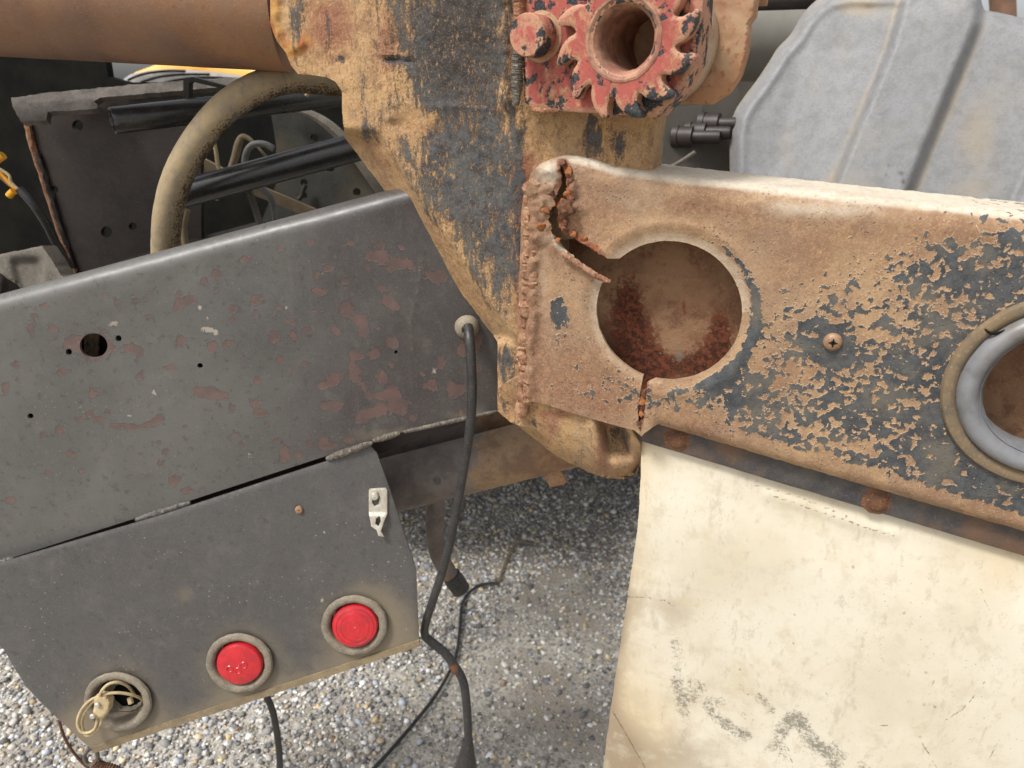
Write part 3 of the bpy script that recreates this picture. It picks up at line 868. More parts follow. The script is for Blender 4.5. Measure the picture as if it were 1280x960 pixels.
# --- lamps in rubber grommets
def lamp(px, py, empty=False, tilt=0, label=None):
    c = on_plate(px, py); n = P_PLATE.n
    g = lathe('marker_lamp' if not empty else 'lamp_socket',
              [(LR * .92, -.010), (LR * .95, .0005), (LR * 1.03, .0022), (LR * 1.06, .0045), (LR * 1.02, .0068), (LR * .94, .0078), (LR * .86, .0074), (LR * .80, .0055), (LR * .765, .001), (LR * .755, -.004), (LR * .76, -.022 if empty else -.016)],
              c, n, M_GROMMET, cross, seg=48, wob=.012)
    if label: g['label'] = label
    if not empty:
        ax = n + np.array([.05, 0, .10]) * tilt
        ax = ax / np.linalg.norm(ax)
        c2 = c + P_PLATE.u * .0006
        lathe('lens', [(LR * .742, -.012), (LR * .742, .0035), (LR * .725, .0065), (LR * .685, .0088), (LR * .60, .0097), (LR * .3, .0106), (.0005, .0110)], c2, ax, M_LENS, g, seg=48)
        if tilt == 0:
            uu = P_PLATE.u; vv = np.cross(n, uu); vv = vv if vv[2] > 0 else -vv
            for a, b in ((-.010, -.003), (-.001, -.0055), (.006, .001)):
                lathe('lens_pip', [(.0024, -.0004), (.0036, .0012), (.0050, -.0004)], c2 + uu * a + vv * b + n * .0103, n, M_LENS, g, seg=18)
        else:
            for rr in (.006, .011, .016, .021):
                lathe('lens_ring', [(rr - .0006, -.0004), (rr, .0004), (rr + .0006, -.0004)], c2 + ax * (.0108 - rr * .045), ax, M_LENS, g, seg=36)
    else:
        lathe('socket_back', [(LR * .765, -.021), (LR * .6, -.0212), (.0005, -.0212)], c, n, M_BLACK, g, seg=32)
        lathe('rubber_fold', [(LR * .75, -.012), (LR * .66, -.011), (LR * .60, -.014), (LR * .52, -.012), (LR * .46, -.018)], c - P_PLATE.v * .006 * (1 if P_PLATE.v[2] > 0 else -1), n, M_GROMMET, g, seg=36, wob=.05)
    return g
sock = lamp(*LAMPS[0], empty=True, label='empty lamp socket with loose wires')
lamp(*LAMPS[1], label='red lamp with three pips')
lamp(*LAMPS[2], tilt=1, label='red lamp tilted in its grommet')

# --- clip and screw on the plate
clip = relief('clip_bracket', [(461, 613), (463, 611), (482, 610), (484, 613), (484, 642), (480, 652), (476, 664), (480, 671), (473, 670), (471, 663), (464, 658), (461, 640)], P_PLATE.off(.003), M_STEEL, cross, step=2, th=.0018,
              holes=[[(466, 618), (473, 616), (475, 622), (473, 631), (468, 633), (465, 628)], [(470, 648), (475, 645), (476, 652), (473, 658), (469, 655)]],
              hf=lambda p: .004 * sstep(640, 646, p[:, 1]) + .002 * sstep(655, 670, p[:, 1]), rnd=1.5, rnd_m=.0005)
lathe('clip_rivet', [(.0045, 0), (.0045, .002), (.0034, .0034), (.0005, .0038)], P_PLATE.off(.003).hit((468.5, 620))[0], P_PLATE.n, M_STEEL, clip, seg=18)
lathe('screw', [(.0045, -.002), (.0045, .0012), (.0036, .0026), (.0012, .0030), (.0008, .0016), (.0003, .0016)], on_plate(374, 637), P_PLATE.n, M_SCREW, cross, seg=18)

# --- channel and round tube below the panel
def low_mask(p):
    t = sstep(560, 640, p[:, 0])
    return np.stack([1 - t * 1.2 + .2 * vnoise(p[:, 0] * .03, p[:, 1] * .03), .3 + .5 * t, .2 * t, .3 * sstep(640, 680, p[:, 0])], 1)
relief('lower_channel', [(452, 556), (520, 535), (622, 508), (660, 512), (665, 538), (640, 545), (560, 564), (470, 588)], plane_at(560, 550, .835, -4, 0), M_LOWTUBE, cross, step=5, th=.05, mf=low_mask, back=False)
lowt_a, lowt_b = at_y(380, 634, .80), at_y(716, 548, .80)
def lowt_mask(V): return low_mask(project(V))
tube('lower_tube', [lowt_a + (lowt_b - lowt_a) * t for t in np.linspace(0, 1, 40)], .0355, M_LOWTUBE, cross, seg=40, smooth=False, mf=lowt_mask)
lathe('tube_dimple', [(.006, .0), (.004, .0008), (.0012, .001), (.0008, .0022), (.0002, .0024)], at_y(547, 600, .766), (0, -1, .25), M_PWELD, cross, seg=14)

# ================================================================== bracket stub under the tube
stub = relief('hanger_tab', [(668, 575), (690, 572), (709, 602), (704, 606), (688, 609), (680, 596)], plane_at(690, 590, .79, 12), M_BRKT, None, step=3, th=.006, wob=.8, rnd=2, rnd_m=.001,
              hf=lambda p: .002 * vnoise(p[:, 0] * .1, p[:, 1] * .1))
set_props(stub, 'small rusty steel tab hanging behind the lower end of the rusty post', 'steel tab')

# ================================================================== rusty post
post = thing('corner_post', at_y(650, 560, .66), 'rusty clay-stained corner post with streaks of flaking blue-black paint', 'post')
ELINE = [(480, -120), (481, 100), (484, 160), (489, 188), (560, 296), (612, 374), (648, 424), (649, 560)]
def eline_x(y): return np.interp(y, [q[1] for q in ELINE], [q[0] for q in ELINE])
def post_h(p):
    x, y = p[:, 0], p[:, 1]
    d = eline_x(y) - x
    # steep side below the crease, gentler above where it swells into the cross tube
    k_low = .0011 * d; k_up = .020 * (1 - np.exp(-np.clip(d, 0, None) / 48))
    w = sstep(158, 186, y)
    h = -np.where(d > 0, k_up * (1 - w) + k_low * w, 0)
    strip = sstep(418, 432, y) * (d > 0)
    h = h * (1 - strip) - .006 * strip
    h += .010 * sstep(186, 160, y) * np.exp(-((d - 26) / 22) ** 2) * .45
    # lumps, dents, weld runs
    rough = .0012 * vnoise(x * .06, y * .05, 3) + .0007 * vnoise(x * .16, y * .13, 3)
    rough += .0035 * vnoise(x * .03, y * .03, 3) * np.clip((470 - x) / 90, 0, 1) * (y < 110)
    h += rough
    bead_ = np.exp(-((x - 632 - 3 * vnoise(y * .03, y * 0)) / 11) ** 2) * sstep(150, 128, y)
    h += bead_ * (.006 + .0022 * vnoise(x * .03, y * .11, 2))
    h += .0012 * np.exp(-((y - 134 - 6 * vnoise(x * .03, x * 0 + 3, 2)) / 3.2) ** 2) * sstep(478, 500, x) * sstep(625, 605, x)
    for (cx, cy, rx, ry, a) in [(489, 74, 12, 4, -.004), (512, 77, 8, 4, -.0035), (486, 68, 12, 3, .002), (430, 74, 10, 5, -.002), (498, 155, 14, 8, -.003), (488, 148, 7, 7, .002), (628, 118, 9, 10, .003)]:
        h += a * np.exp(-(((x - cx) / rx) ** 2 + ((y - cy) / ry) ** 2))
    h -= .007 * sstep(640, 672, x)
    h -= .006 * sstep(16, 0, np.interp(y, [-70, 140, 290], [838, 823, 811]) - x)
    h += .003 * np.exp(-(pdist(p, [(346, -40), (344, 20), (347, 48), (362, 62), (378, 56)]) / 6) ** 2) * (1 + vnoise(x * .1, y * .1))
    return h
def post_mask(p):
    x, y = p[:, 0], p[:, 1]; d = eline_x(y) - x
    face = sstep(62, -95, d)
    r = .05 + .66 * face - .75 * sstep(648, 668, x)
    r += blobs(p, [(745, 165, 30, 30, .62), (775, 185, 14, 25, .5), (735, 190, 20, 20, .3)])
    r += blobs(p, [(560, 60, 55, 70, .32), (560, 250, 80, 70, .20), (620, 330, 30, 60, .15), (500, 30, 14, 40, -.1), (410, 40, 8, 60, .42), (455, 120, 6, 60, .42), (458, 165, 10, 14, .4), (370, 20, 12, 40, .45), (425, 73, 9, 6, .6),
                   (489, 75, 12, 4, .6), (512, 78, 8, 4, .5), (632, 445, 10, 18, .5), (628, 485, 6, 30, .35), (540, 150, 50, 16, -.28), (570, 215, 12, 30, -.18), (510, 155, 22, 22, -.25), (635, 230, 20, 60, -.12), (650, 90, 10, 70, -.5), (632, 60, 12, 90, -.25), (640, 370, 16, 60, -.2)])
    r -= .9 * sstep(8, 16, d) * sstep(178, 192, y) * sstep(424, 410, y)
    g = .15 + blobs(p, [(415, 25, 30, 30, .5), (485, 60, 18, 40, .4), (400, 60, 50, 40, .25), (655, 330, 12, 160, .6), (640, 20, 14, 80, .35), (660, 230, 30, 30, .4)])
    b = blobs(p, [(565, 60, 60, 75, .95), (600, 20, 40, 60, .6)])
    a = 1.0 * np.exp(-(pdist(p, [(341, -30), (341, 30), (350, 56), (366, 66), (380, 52)]) / 13) ** 2)
    return np.stack([r, g, b, a], 1)
post_outer = [(336, -70), (338, 30), (346, 52), (358, 66), (363, 82), (372, 92), (392, 94), (408, 96), (420, 103), (427, 114), (428, 140), (431, 172), (500, 264), (560, 344), (622, 427), (622, 470), (622, 514), (640, 529), (700, 545), (700, 300), (811, 290), (813, 240), (817, 175), (823, 140), (838, -70)]
relief('post_plate', post_outer, P_POST, M_POST, post, step=3.2, th=.05, hole_th=.02, back=False, holes=[circle_px(P_POST, 800, 50, .027)], hf=post_h, mf=post_mask, wob=1.0)
# lower cup: a formed end with an opening on its right side
def cup_h(p):
    x, y = p[:, 0], p[:, 1]
    dl = pdist(p, [(622, 513), (690, 566), (730, 588), (768, 599), (790, 594), (801, 578)])
    q = np.clip(1 - dl / 46, 0, 1)
    h = -.036 * (1 - np.sqrt(np.clip(1 - q * q, 0, 1)))
    h -= .030 * np.exp(-((x - 769 - .25 * (y - 548)) / 15) ** 4 - ((y - 545) / 27) ** 4)
    h += .006 * np.exp(-((x - 742 - .15 * (y - 545)) / 9) ** 2)
    return h + .0009 * vnoise(x * .07, y * .07, 3)
def cup_mask(p):
    x, y = p[:, 0], p[:, 1]
    g = .12 + blobs(p, [(690, 535, 16, 18, .4), (752, 560, 10, 24, .55), (760, 585, 26, 10, .3), (700, 518, 40, 7, .4)])
    return np.stack([.10 + blobs(p, [(775, 545, 14, 20, .35), (668, 530, 5, 8, .5), (632, 500, 10, 16, .3)]), g, 0 * x, blobs(p, [(752, 548, 4, 22, .3)])], 1)
relief('cup_end', [(622, 512), (655, 538), (690, 566), (712, 579), (735, 590), (760, 598), (780, 599), (795, 592), (801, 580), (800, 555), (788, 535), (760, 500), (700, 470), (650, 470), (630, 480)], P_POST.off(.004), M_POST, post, step=3, th=.03, back=False, hf=cup_h, mf=cup_mask, wob=.6)

# ================================================================== rusty cross tube
rt = tube('cross_tube', [at_y(x, -14 + x * .055, .835) for x in np.linspace(-360, 358, 40)], .0640, M_TUBE, None, seg=56, smooth=False, rough=.004)
set_props(rt, 'thick brown rusted round tube welded to the rusty post', 'steel tube')

# ================================================================== broken light bar
bar = thing('light_bar', at_y(960, 600, .6), 'cracked rusty steel beam with round lamp holes and flaking dark paint', 'steel beam')
HOLE1 = P_BEAM.hit((834, 391))[0]; HR = .0625
h1 = circle_px(P_BEAM, 833.5, 391, HR, 72)
h2c = (1322, 492); h2 = circle_px(P_BEAM, *h2c, HR, 64)
def ang(p): return math.degrees(math.atan2(p[1] - 391, p[0] - 833.5)) % 360
# the tear runs from the hole up to the top fold; a second split runs down to the lower edge
tear_r = [(760, 323), (748, 317), (737, 309), (722, 300), (708, 293), (699, 284), (695, 272), (700, 258), (705, 246), (709, 234), (708, 222), (704, 210)]
tear_l = [(699, 205), (702, 216), (702, 228), (697, 240), (692, 249), (694, 256), (687, 264), (685, 275), (690, 288), (694, 299), (703, 311), (717, 323), (733, 334), (747, 344), (758, 352)]
def jag(l, a, sd):
    g = np.random.default_rng(sd); d = densify(l, 3.0, 0, False)
    o = g.normal(0, a, d.shape); o[0] = 0; o[-1] = 0
    return [tuple(q) for q in d + np.clip(o, -2.2 * a, 2.2 * a)]
TL, TR = tear_l, tear_r
split = [(801, 486), (799, 500), (797, 514), (799, 527), (802, 529), (805, 520), (806, 506), (808, 492), (809, 478)]
c1 = [tuple(q) for q in h1]
ordered = sorted(c1, key=ang)                      # increasing angle: right, bottom, left, top (pixel y points down)
a_tl, a_tr = ang((758, 352)), ang((760, 323)); a_s0, a_s1 = ang((809, 478)), ang((801, 486))
part_a = [q for q in ordered if ang(q) < a_s0 - 1.5]
part_b = [q for q in ordered if a_s1 + 1.5 < ang(q) < a_tl - 1.5]
part_c = [q for q in ordered if ang(q) > a_tr + 1.5]
hole1 = part_a + split[::-1] + part_b + jag(tear_l, .9, 3)[::-1] + jag(tear_r, .9, 5)[::-1] + part_c
beam_outer = [(652, 262), (657, 236), (664, 216), (676, 204), (692, 198), (706, 194), (722, 194), (745, 200), (770, 208), (830, 216), (900, 224), (980, 233), (1080, 244), (1280, 265), (1520, 290),
              (1520, 734), (1280, 664), (1100, 612), (960, 571), (880, 547), (822, 530), (806, 541), (802, 546), (793, 538), (741, 524), (700, 511), (672, 503), (652, 500), (646, 430)]
TOPX = [600, 722, 745, 770, 830, 900, 980, 1080, 1280, 1520]; TOPY = [190, 194, 200, 208, 216, 224, 233, 244, 265, 290]
BOTX = [640, 672, 741, 802, 822, 960, 1280, 1520]; BOTY = [500, 503, 524, 540, 530, 571, 664, 734]
def hrad(p, c, R0):
    """radius in metres of pixels from a hole centre, measured on the beam's plane"""
    W = P_BEAM.hit(p); C = P_BEAM.hit(c)[0]
    return np.linalg.norm(W - C, axis=1)
def beam_h(p):
    x, y = p[:, 0], p[:, 1]
    dt = y - np.interp(x, TOPX, TOPY)
    wr = np.interp(x, [690, 740, 1280, 1500], [22, 26, 36, 40])
    q = np.clip(1 - dt / wr, 0, 1)
    h = -.020 * (1 - np.sqrt(np.clip(1 - q * q, 0, 1)))
    db = np.interp(x, BOTX, BOTY) - y
    q2 = np.clip(1 - db / 13, 0, 1) * sstep(800, 830, x)
    h -= .008 * (1 - np.sqrt(np.clip(1 - q2 * q2, 0, 1)))
    # pressed rim round the hole, gone flat near the tear
    r = hrad(p, (833.5, 391), HR)
    a = (np.degrees(np.arctan2(y - 391, x - 833.5)) % 360)
    h += -.0035 * np.exp(-((r - HR) / .0065) ** 2) + .0012 * np.exp(-((r - HR - .015) / .004) ** 2)
    # the outer part has sprung forward past both splits
    side = sstep(0, 4, x - np.interp(y, [470, 545], [807, 800]))
    near = np.exp(-((x - 803) / 60) ** 2) * sstep(440, 478, y)
    h += np.where(y > 440, .0055 * side * near - .0025 * (1 - side) * near, 0)
    # curled lips of the tear
    dl = pdist(p, tear_l[7:]); dr = pdist(p, tear_r[:7])
    below = (y > np.interp(x, [690, 703, 717, 733, 747, 758], [288, 311, 323, 334, 344, 352]))
    h += .0052 * np.exp(-(dl / 5.5) ** 2) * below * sstep(692, 712, x)
    h += .004 * np.exp(-(dr / 7) ** 2) * (~below) * (1 + .9 * vnoise(x * .1, y * .1, 2))
    # lumpy corroded bulge at the top left corner
    bul = blobs(p, [(680, 225, 24, 30, 1.0), (678, 270, 20, 40, .7)])
    h += bul * (.006 + .0035 * vnoise(x * .07, y * .07, 3))
    scab = blobs(p, [(712, 262, 13, 8, 1), (716, 236, 6, 12, .6)])
    h += scab * (.009 + .003 * vnoise(x * .15, y * .15, 2))
    # weld bead to the post
    bx = np.interp(y, [200, 300, 430, 520], [664, 661, 657, 654])
    h += np.exp(-((x - bx - 5 - 3 * vnoise(y * .05, y * 0, 2)) / 9) ** 2) * sstep(215, 245, y) * (.0060 + .0060 * vnoise(x * .035, y * .045, 3))
    h += .0022 * vnoise(x * .12, y * .12, 3) * np.exp(-((x - bx) / 18) ** 2)
    near_tear = np.exp(-(pdist(p, tear_r[4:]) / 16) ** 2) + .8 * np.exp(-(pdist(p, [(672, 215), (668, 260), (676, 300)]) / 16) ** 2)
    h += near_tear * (.0030 * vnoise(x * .09, y * .09, 3) + .0016 * vnoise(x * .22, y * .22, 2))
    crumb = np.exp(-(pdist(p, [(806, 484), (802, 505), (800, 528)]) / 6) ** 2)
    h += crumb * .0030 * (.6 + 1.4 * vnoise(x * .16, y * .16, 2))
    h += .0009 * vnoise(x * .018, y * .018, 2) + .00035 * vnoise(x * .1, y * .1, 3)
    q3 = np.clip(1 - (x - 646) / 44, 0, 1) * sstep(200, 250, y)
    h -= .0115 * q3 ** 1.1
    q4 = np.clip(1 - (x - 646) / 10, 0, 1)
    h -= .003 * q4 ** 2
    return h
def beam_mask(p):
    x, y = p[:, 0], p[:, 1]
    r = hrad(p, (833.5, 391), HR)
    # dark paint survives low and to the right, and in a ring round the hole
    f = (y - 330 + (x - 1000) * .42)
    paint = .12 + .37 * sstep(-80, 120, f) + .10 * sstep(1120, 1230, x) * sstep(300, 400, y)
    paint += blobs(p, [(1035, 430, 26, 34, .26), (1180, 560, 60, 60, .12), (1150, 460, 40, 60, .08), (1060, 510, 60, 60, .06), (930, 500, 40, 40, .18), (1000, 470, 30, 20, -.15), (1100, 400, 40, 20, -.08), (1235, 330, 50, 30, .1), (1170, 310, 30, 16, .12),
                       (880, 525, 60, 14, -.2), (700, 400, 14, 36, .48), (690, 385, 10, 24, .2), (722, 252, 22, 9, .28), (785, 275, 10, 6, .3), (1175, 350, 50, 20, .08), (1240, 540, 40, 70, .06)])
    ring = np.exp(-((r - HR - .011) / .0045) ** 2)
    aa = (np.degrees(np.arctan2(y - 391, x - 833.5)))
    paint += .42 * ring * sstep(-75, -50, aa) * sstep(85, 50, aa)
    paint -= .35 * sstep(.012, .004, np.abs(r - HR)) * sstep(.010, .0, r - HR)
    db = np.interp(x, BOTX, BOTY) - y
    paint -= .35 * sstep(26, 12, db)
    red = .14 + blobs(p, [(700, 450, 60, 70, .55), (820, 250, 90, 30, .15), (980, 330, 80, 50, .12), (760, 500, 60, 30, .4), (880, 540, 40, 22, .5), (740, 270, 40, 40, .35), (660, 380, 14, 170, .55), (700, 300, 30, 40, .3), (1000, 300, 120, 40, .12), (1180, 290, 90, 20, .2), (690, 240, 26, 40, .4), (830, 500, 40, 30, .2)])
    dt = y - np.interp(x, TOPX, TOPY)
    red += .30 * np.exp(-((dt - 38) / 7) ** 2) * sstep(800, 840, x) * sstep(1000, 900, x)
    dust = .9 * sstep(15, 5, dt) * sstep(690, 730, x) + .12 * sstep(34, 14, dt) * sstep(690, 730, x) + blobs(p, [(690, 215, 22, 16, .8), (990, 262, 50, 14, .5), (1060, 265, 40, 12, .4), (680, 330, 8, 90, .3), (800, 250, 60, 20, .25)])  # band along the top fold is a painted highlight; other spots are dust
    dust += .45 * sstep(.010, .005, r - HR) * sstep(-40, 200, aa % 360 - 20)
    dust += .7 * np.exp(-(pdist(p, tear_l[9:]) / 6) ** 2)
    org = 1.15 * np.exp(-(pdist(p, tear_r[1:]) / 9) ** 2) + .9 * np.exp(-(pdist(p, [(808, 478), (803, 505), (800, 530)]) / 6) ** 2) + blobs(p, [(712, 262, 14, 9, .8), (704, 202, 8, 5, .9), (697, 235, 8, 20, .5)])
    return np.stack([paint, red, dust, org], 1)
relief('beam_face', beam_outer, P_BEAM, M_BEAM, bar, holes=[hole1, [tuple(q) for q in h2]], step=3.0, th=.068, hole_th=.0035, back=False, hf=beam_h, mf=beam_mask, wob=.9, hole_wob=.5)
# inner web, seen through the holes
def inner_mask(p):
    x, y = p[:, 0], p[:, 1]
    r = blobs(p, [(805, 440, 26, 60, .75), (770, 400, 18, 70, .5), (790, 380, 14, 40, .5), (840, 340, 60, 30, .18), (830, 460, 40, 22, .5), (900, 420, 20, 40, .8), (880, 455, 30, 25, .7), (855, 385, 6, 22, .5), (1270, 520, 60, 60, .25)])
    return np.stack([r, blobs(p, [(845, 430, 8, 24, .4), (852, 448, 10, 12, .45)]), 0 * x, 0 * x], 1)
relief('inner_web', [(668, 228), (1560, 318), (1560, 790), (668, 530)], P_BEAM.off(-.048), M_INNER, bar, step=6, th=.003, mf=inner_mask,
       hf=lambda p: .0012 * vnoise(p[:, 0] * .05, p[:, 1] * .05, 3) + .0025 * (p[:, 1] > 338 + (p[:, 0] - 790) * .09))
# rusty curl left on the torn lip
tube('torn_curl', P_BEAM.off(.003).hit([(703, 316), (714, 324), (725, 332), (738, 340), (750, 347), (763, 352)]), [.0022, .0028, .0024, .0030, .0027, .0018], M_TORN, bar, seg=10, k=8, rough=.45)
scab = relief('rust_scab', [(697, 262), (702, 250), (712, 252), (718, 262), (717, 268), (706, 272)], P_BEAM.off(.012), M_RUSTBOLT, bar, step=2, th=.008, wob=.8, hf=lambda p: .0022 * vnoise(p[:, 0] * .2, p[:, 1] * .2, 2), rnd=3, rnd_m=.003)
def crust(name, pts, r, sd, mat, off=0.0, amp=.42):
    g = np.random.default_rng(sd); d = densify(pts, 3.2, 0, False)
    W_ = P_BEAM.off(off).hit(d) + g.normal(0, .0007, (len(d), 3))
    rr = r * np.clip(1 + amp * (vnoise(np.arange(len(d)) * .21 + sd, np.zeros(len(d)), 3)) + g.normal(0, .10, len(d)), .45, 1.8)
    o = tube(name, W_, rr, mat, bar, seg=14, smooth=False, rough=.28)
    return o
M_CRUST = mat_plain('crusted_weld_rust', (158, 122, 92), (120, 82, 62), .85, 150, (196, 166, 130), 1.0, bd=.0025, fs=420, k2=(112, 70, 52))
crust('weld_bead', [(660, 232), (663, 262), (661, 300), (660, 350), (657, 400), (656, 440), (654, 480), (652, 516)], .0058, 5, M_CRUST, -.007)
crust('weld_bead', [(668, 246), (671, 290), (668, 340), (667, 400), (663, 470), (660, 505)], .0036, 8, M_CRUST, -.004, .7)
M_FLAKE = mat_plain('orange_rust_flake', (150, 92, 50), (104, 62, 40), .85, 160, (186, 138, 80), 1.0, bd=.002, fs=400)
M_FLAKE2 = mat_plain('dark_rust_flake', (110, 70, 50), (76, 48, 36), .85, 160, (150, 108, 78), 1.0, bd=.002, fs=400)
fr = np.random.default_rng(17)
spots = [(703, 203, 5), (711, 214, 4), (714, 228, 5), (711, 243, 5), (703, 256, 6), (714, 250, 5), (706, 278, 5), (718, 292, 4), (730, 300, 4), (742, 309, 4), (693, 228, 5), (688, 246, 5), (682, 262, 4), (690, 212, 6), (680, 232, 5),
         (806, 492, 3.5), (803, 502, 3.5), (805, 510, 4), (801, 518, 4), (803, 527, 3.5), (800, 535, 3), (676, 284, 4), (697, 300, 3.5), (684, 218, 4)]
for k, (x, y, e) in enumerate(spots):
    a0 = fr.uniform(0, 6.28)
    e *= fr.uniform(.7, 1.5)
    pol = [(x + e * fr.uniform(.45, 1.35) * math.cos(a0 + t), y + e * fr.uniform(.45, 1.35) * math.sin(a0 + t)) for t in np.linspace(0, 2 * math.pi, 9, endpoint=False)]
    tilt = fr.normal(0, .0003, 2)
    relief('rust_flake', pol, P_BEAM.off(.0025 + fr.uniform(0, .003) - (.002 if x > 780 else 0)), M_FLAKE if fr.random() < .45 else M_FLAKE2, bar, step=1.8, th=.004, rnd=1.2, rnd_m=.0006, wob=.5,
           hf=lambda p: (p[:, 0] - x) * tilt[0] + (p[:, 1] - y) * tilt[1] + .0010 * vnoise(p[:, 0] * .3, p[:, 1] * .3, 2))
lathe('screw', [(.0075, -.001), (.0075, .0012), (.0066, .0030), (.0045, .0042), (.0022, .0046), (.0020, .0030), (.0003, .0028)], P_BEAM.hit((1041, 427))[0], P_BEAM.n, M_SCREW, bar, seg=24)
sc0 = P_BEAM.hit((1041, 427))[0] + P_BEAM.n * .0046
for d in (P_BEAM.u, np.array([0, 0, 1.0])):
    flat('screw_slot', [(-.0034, -.0006), (.0034, -.0006), (.0034, .0006), (-.0034, .0006)], sc0, d, np.cross(P_BEAM.n, d), M_BLACK, bar, step=.002, th=.0004, dense=False)
# rubber lamp grommet in the second hole
g2 = P_BEAM.hit(h2c)[0]
gro = lathe('lamp_grommet', [(HR * 1.075, .0010), (HR * 1.05, .0060), (HR * 1.01, .0092), (HR * .95, .0104), (HR * .88, .0092), (HR * .835, .0055), (HR * .82, .0040), (HR * .81, .0048), (HR * .775, .001), (HR * .77, -.018)],
      g2, P_BEAM.n, M_RUBBER, bar, seg=96, wob=.003)
M_GFLANGE = mat_plain('brown_dusted_rubber', (118, 100, 76), (92, 84, 72), .7, 50, (146, 126, 98), .4, k2=(128, 104, 72))
lathe('outer_flange', [(HR * 1.06, .0005), (HR * 1.10, .0040), (HR * 1.16, .0052), (HR * 1.22, .0042), (HR * 1.245, .0016), (HR * 1.245, -.001)], g2, P_BEAM.n, M_GFLANGE, gro, seg=96, wob=.003)
tube('grommet_split', P_BEAM.off(.0058).hit([(1231, 411), (1239, 417), (1248, 416), (1256, 412)]), [.0004, .0011, .0009, .0003], M_BLACK, bar, seg=8, k=4)

# ================================================================== ratchet winch
W = P_WINCH
winch = thing('ratchet_winch', W.hit((760, 140))[0], 'chipped red ratchet winch with toothed wheel welded to the rusty post', 'winch')
GC = W.hit((788, 50))[0]; wu = W.u; wv = np.array([0, 0, 1.0]); wn_ = W.n
GR = .0565
wfr = dict()
def wflat(name, poly, off, mat, parent, **kw):
    return flat(name, poly, GC + wn_ * off, wu, np.cross(wn_, wu), mat, parent, **kw)
def ring2(r, n=40, c=(0, 0)): return [(c[0] + r * math.cos(t), c[1] + r * math.sin(t)) for t in np.linspace(0, 2 * math.pi, n, endpoint=False)]
# base plate (outline traced on its own plane)
bp_px = [(655, -40), (880, -40), (876, 30), (868, 80), (856, 105), (838, 128), (819, 146), (760, 143), (667, 136), (655, 128), (652, 60)]
bpl = W.hit(bp_px); wv2 = np.cross(wn_, wu)
bp2 = [((q - GC) @ wu, (q - GC) @ wv2) for q in bpl]
wflat('base_plate', bp2, 0, M_RED, winch, step=.003, th=.026, holes=[ring2(.030)], rnd=.003, rnd_m=.0015, wob=.0004)
# ratchet wheel: twelve hooked teeth
teeth = []
for k in range(12):
    for f, r in [(0.0, .715), (.06, .70), (.14, .725), (.22, .79), (.36, .86), (.54, .925), (.70, .97), (.82, 1.0), (.90, 1.01), (.955, .985), (.965, .94), (.92, .87), (.90, .80), (.94, .745)]:
        t = R(226 + 30 * (k + f - .88)); rr = GR * r
        teeth.append((rr * math.cos(t), rr * math.sin(t)))
wflat('ratchet_wheel', teeth, .0145, M_RED, winch, step=.0022, th=.0115, holes=[ring2(.0245)], rnd=.0026, rnd_m=.0014)
M_HUB = mat_plain('worn_hub_metal', (160, 122, 96), (120, 88, 72), .7, 60, (86, 70, 62), .7, fs=230, k2=(150, 84, 72))
lathe('hub_ring', [(.0305, .0135), (.0298, .0150), (.0280, .0153), (.0258, .0140), (.0232, .0112), (.0218, .0080), (.0212, -.03), (.0212, -.075)], GC, wn_, M_HUB, winch, seg=64, wob=.012)
lathe('bore_end', [(.0235, -.068), (.010, -.0685), (.0003, -.0685)], GC, wn_, M_DUSTY, winch, seg=32)
wflat('bore_key', [(-.016, -.017), (.012, -.017), (.012, -.013), (-.016, -.013)], -.058, M_BRKT, winch, step=.004, th=.008, dense=False)
# pawl pivot pin
pin = W.hit((676, 46))[0]
lathe('pawl_pin', [(.0158, -.004), (.0158, .0215), (.0155, .0228), (.0148, .0234), (.0003, .0238)], pin + wn_ * .0, wn_, M_RED, winch, seg=40, wob=.006)
lathe('plate_fillet', [(.019, .0005), (.0168, .0012), (.0150, .0040)], pin, wn_, M_BRKT, winch, seg=32)
# drum and far bracket
lathe('drum', [(.0245, -.0105), (.0500, -.0105), (.0502, -.044), (.0485, -.045), (.0485, -.047), (.0502, -.048), (.0502, -.060), (.0245, -.060)], GC, -wn_ * -1, M_SPOOL, winch, seg=64)
Wb = W.off(-.062)
br_px = [(790, -50), (958, -50), (946, -8), (943, 20), (936, 30), (934, 62), (926, 92), (912, 115), (889, 131), (845, 130), (812, 128), (790, 120)]
relief('far_bracket', br_px, Wb, M_BRKT, winch, step=3, th=.010, rnd=4, rnd_m=.002, wob=.8, hf=lambda p: .0006 * vnoise(p[:, 0] * .1, p[:, 1] * .1, 3))
tube('top_rod', [at_y(876, -2, .66), at_y(960, -4, .64)], .0065, M_BRKT, winch, seg=18)
# vertical weld of the base plate
bead((650, -40), (648, 60), .0060, M_WELDRUST, winch, W, 14, .002)
bead((648, 55), (645, 132), .0055, M_WELD, winch, W, 12, .002)
bead((665, 137), (700, 138), .0030, M_WELDRUST, winch, W, 9, -.002)

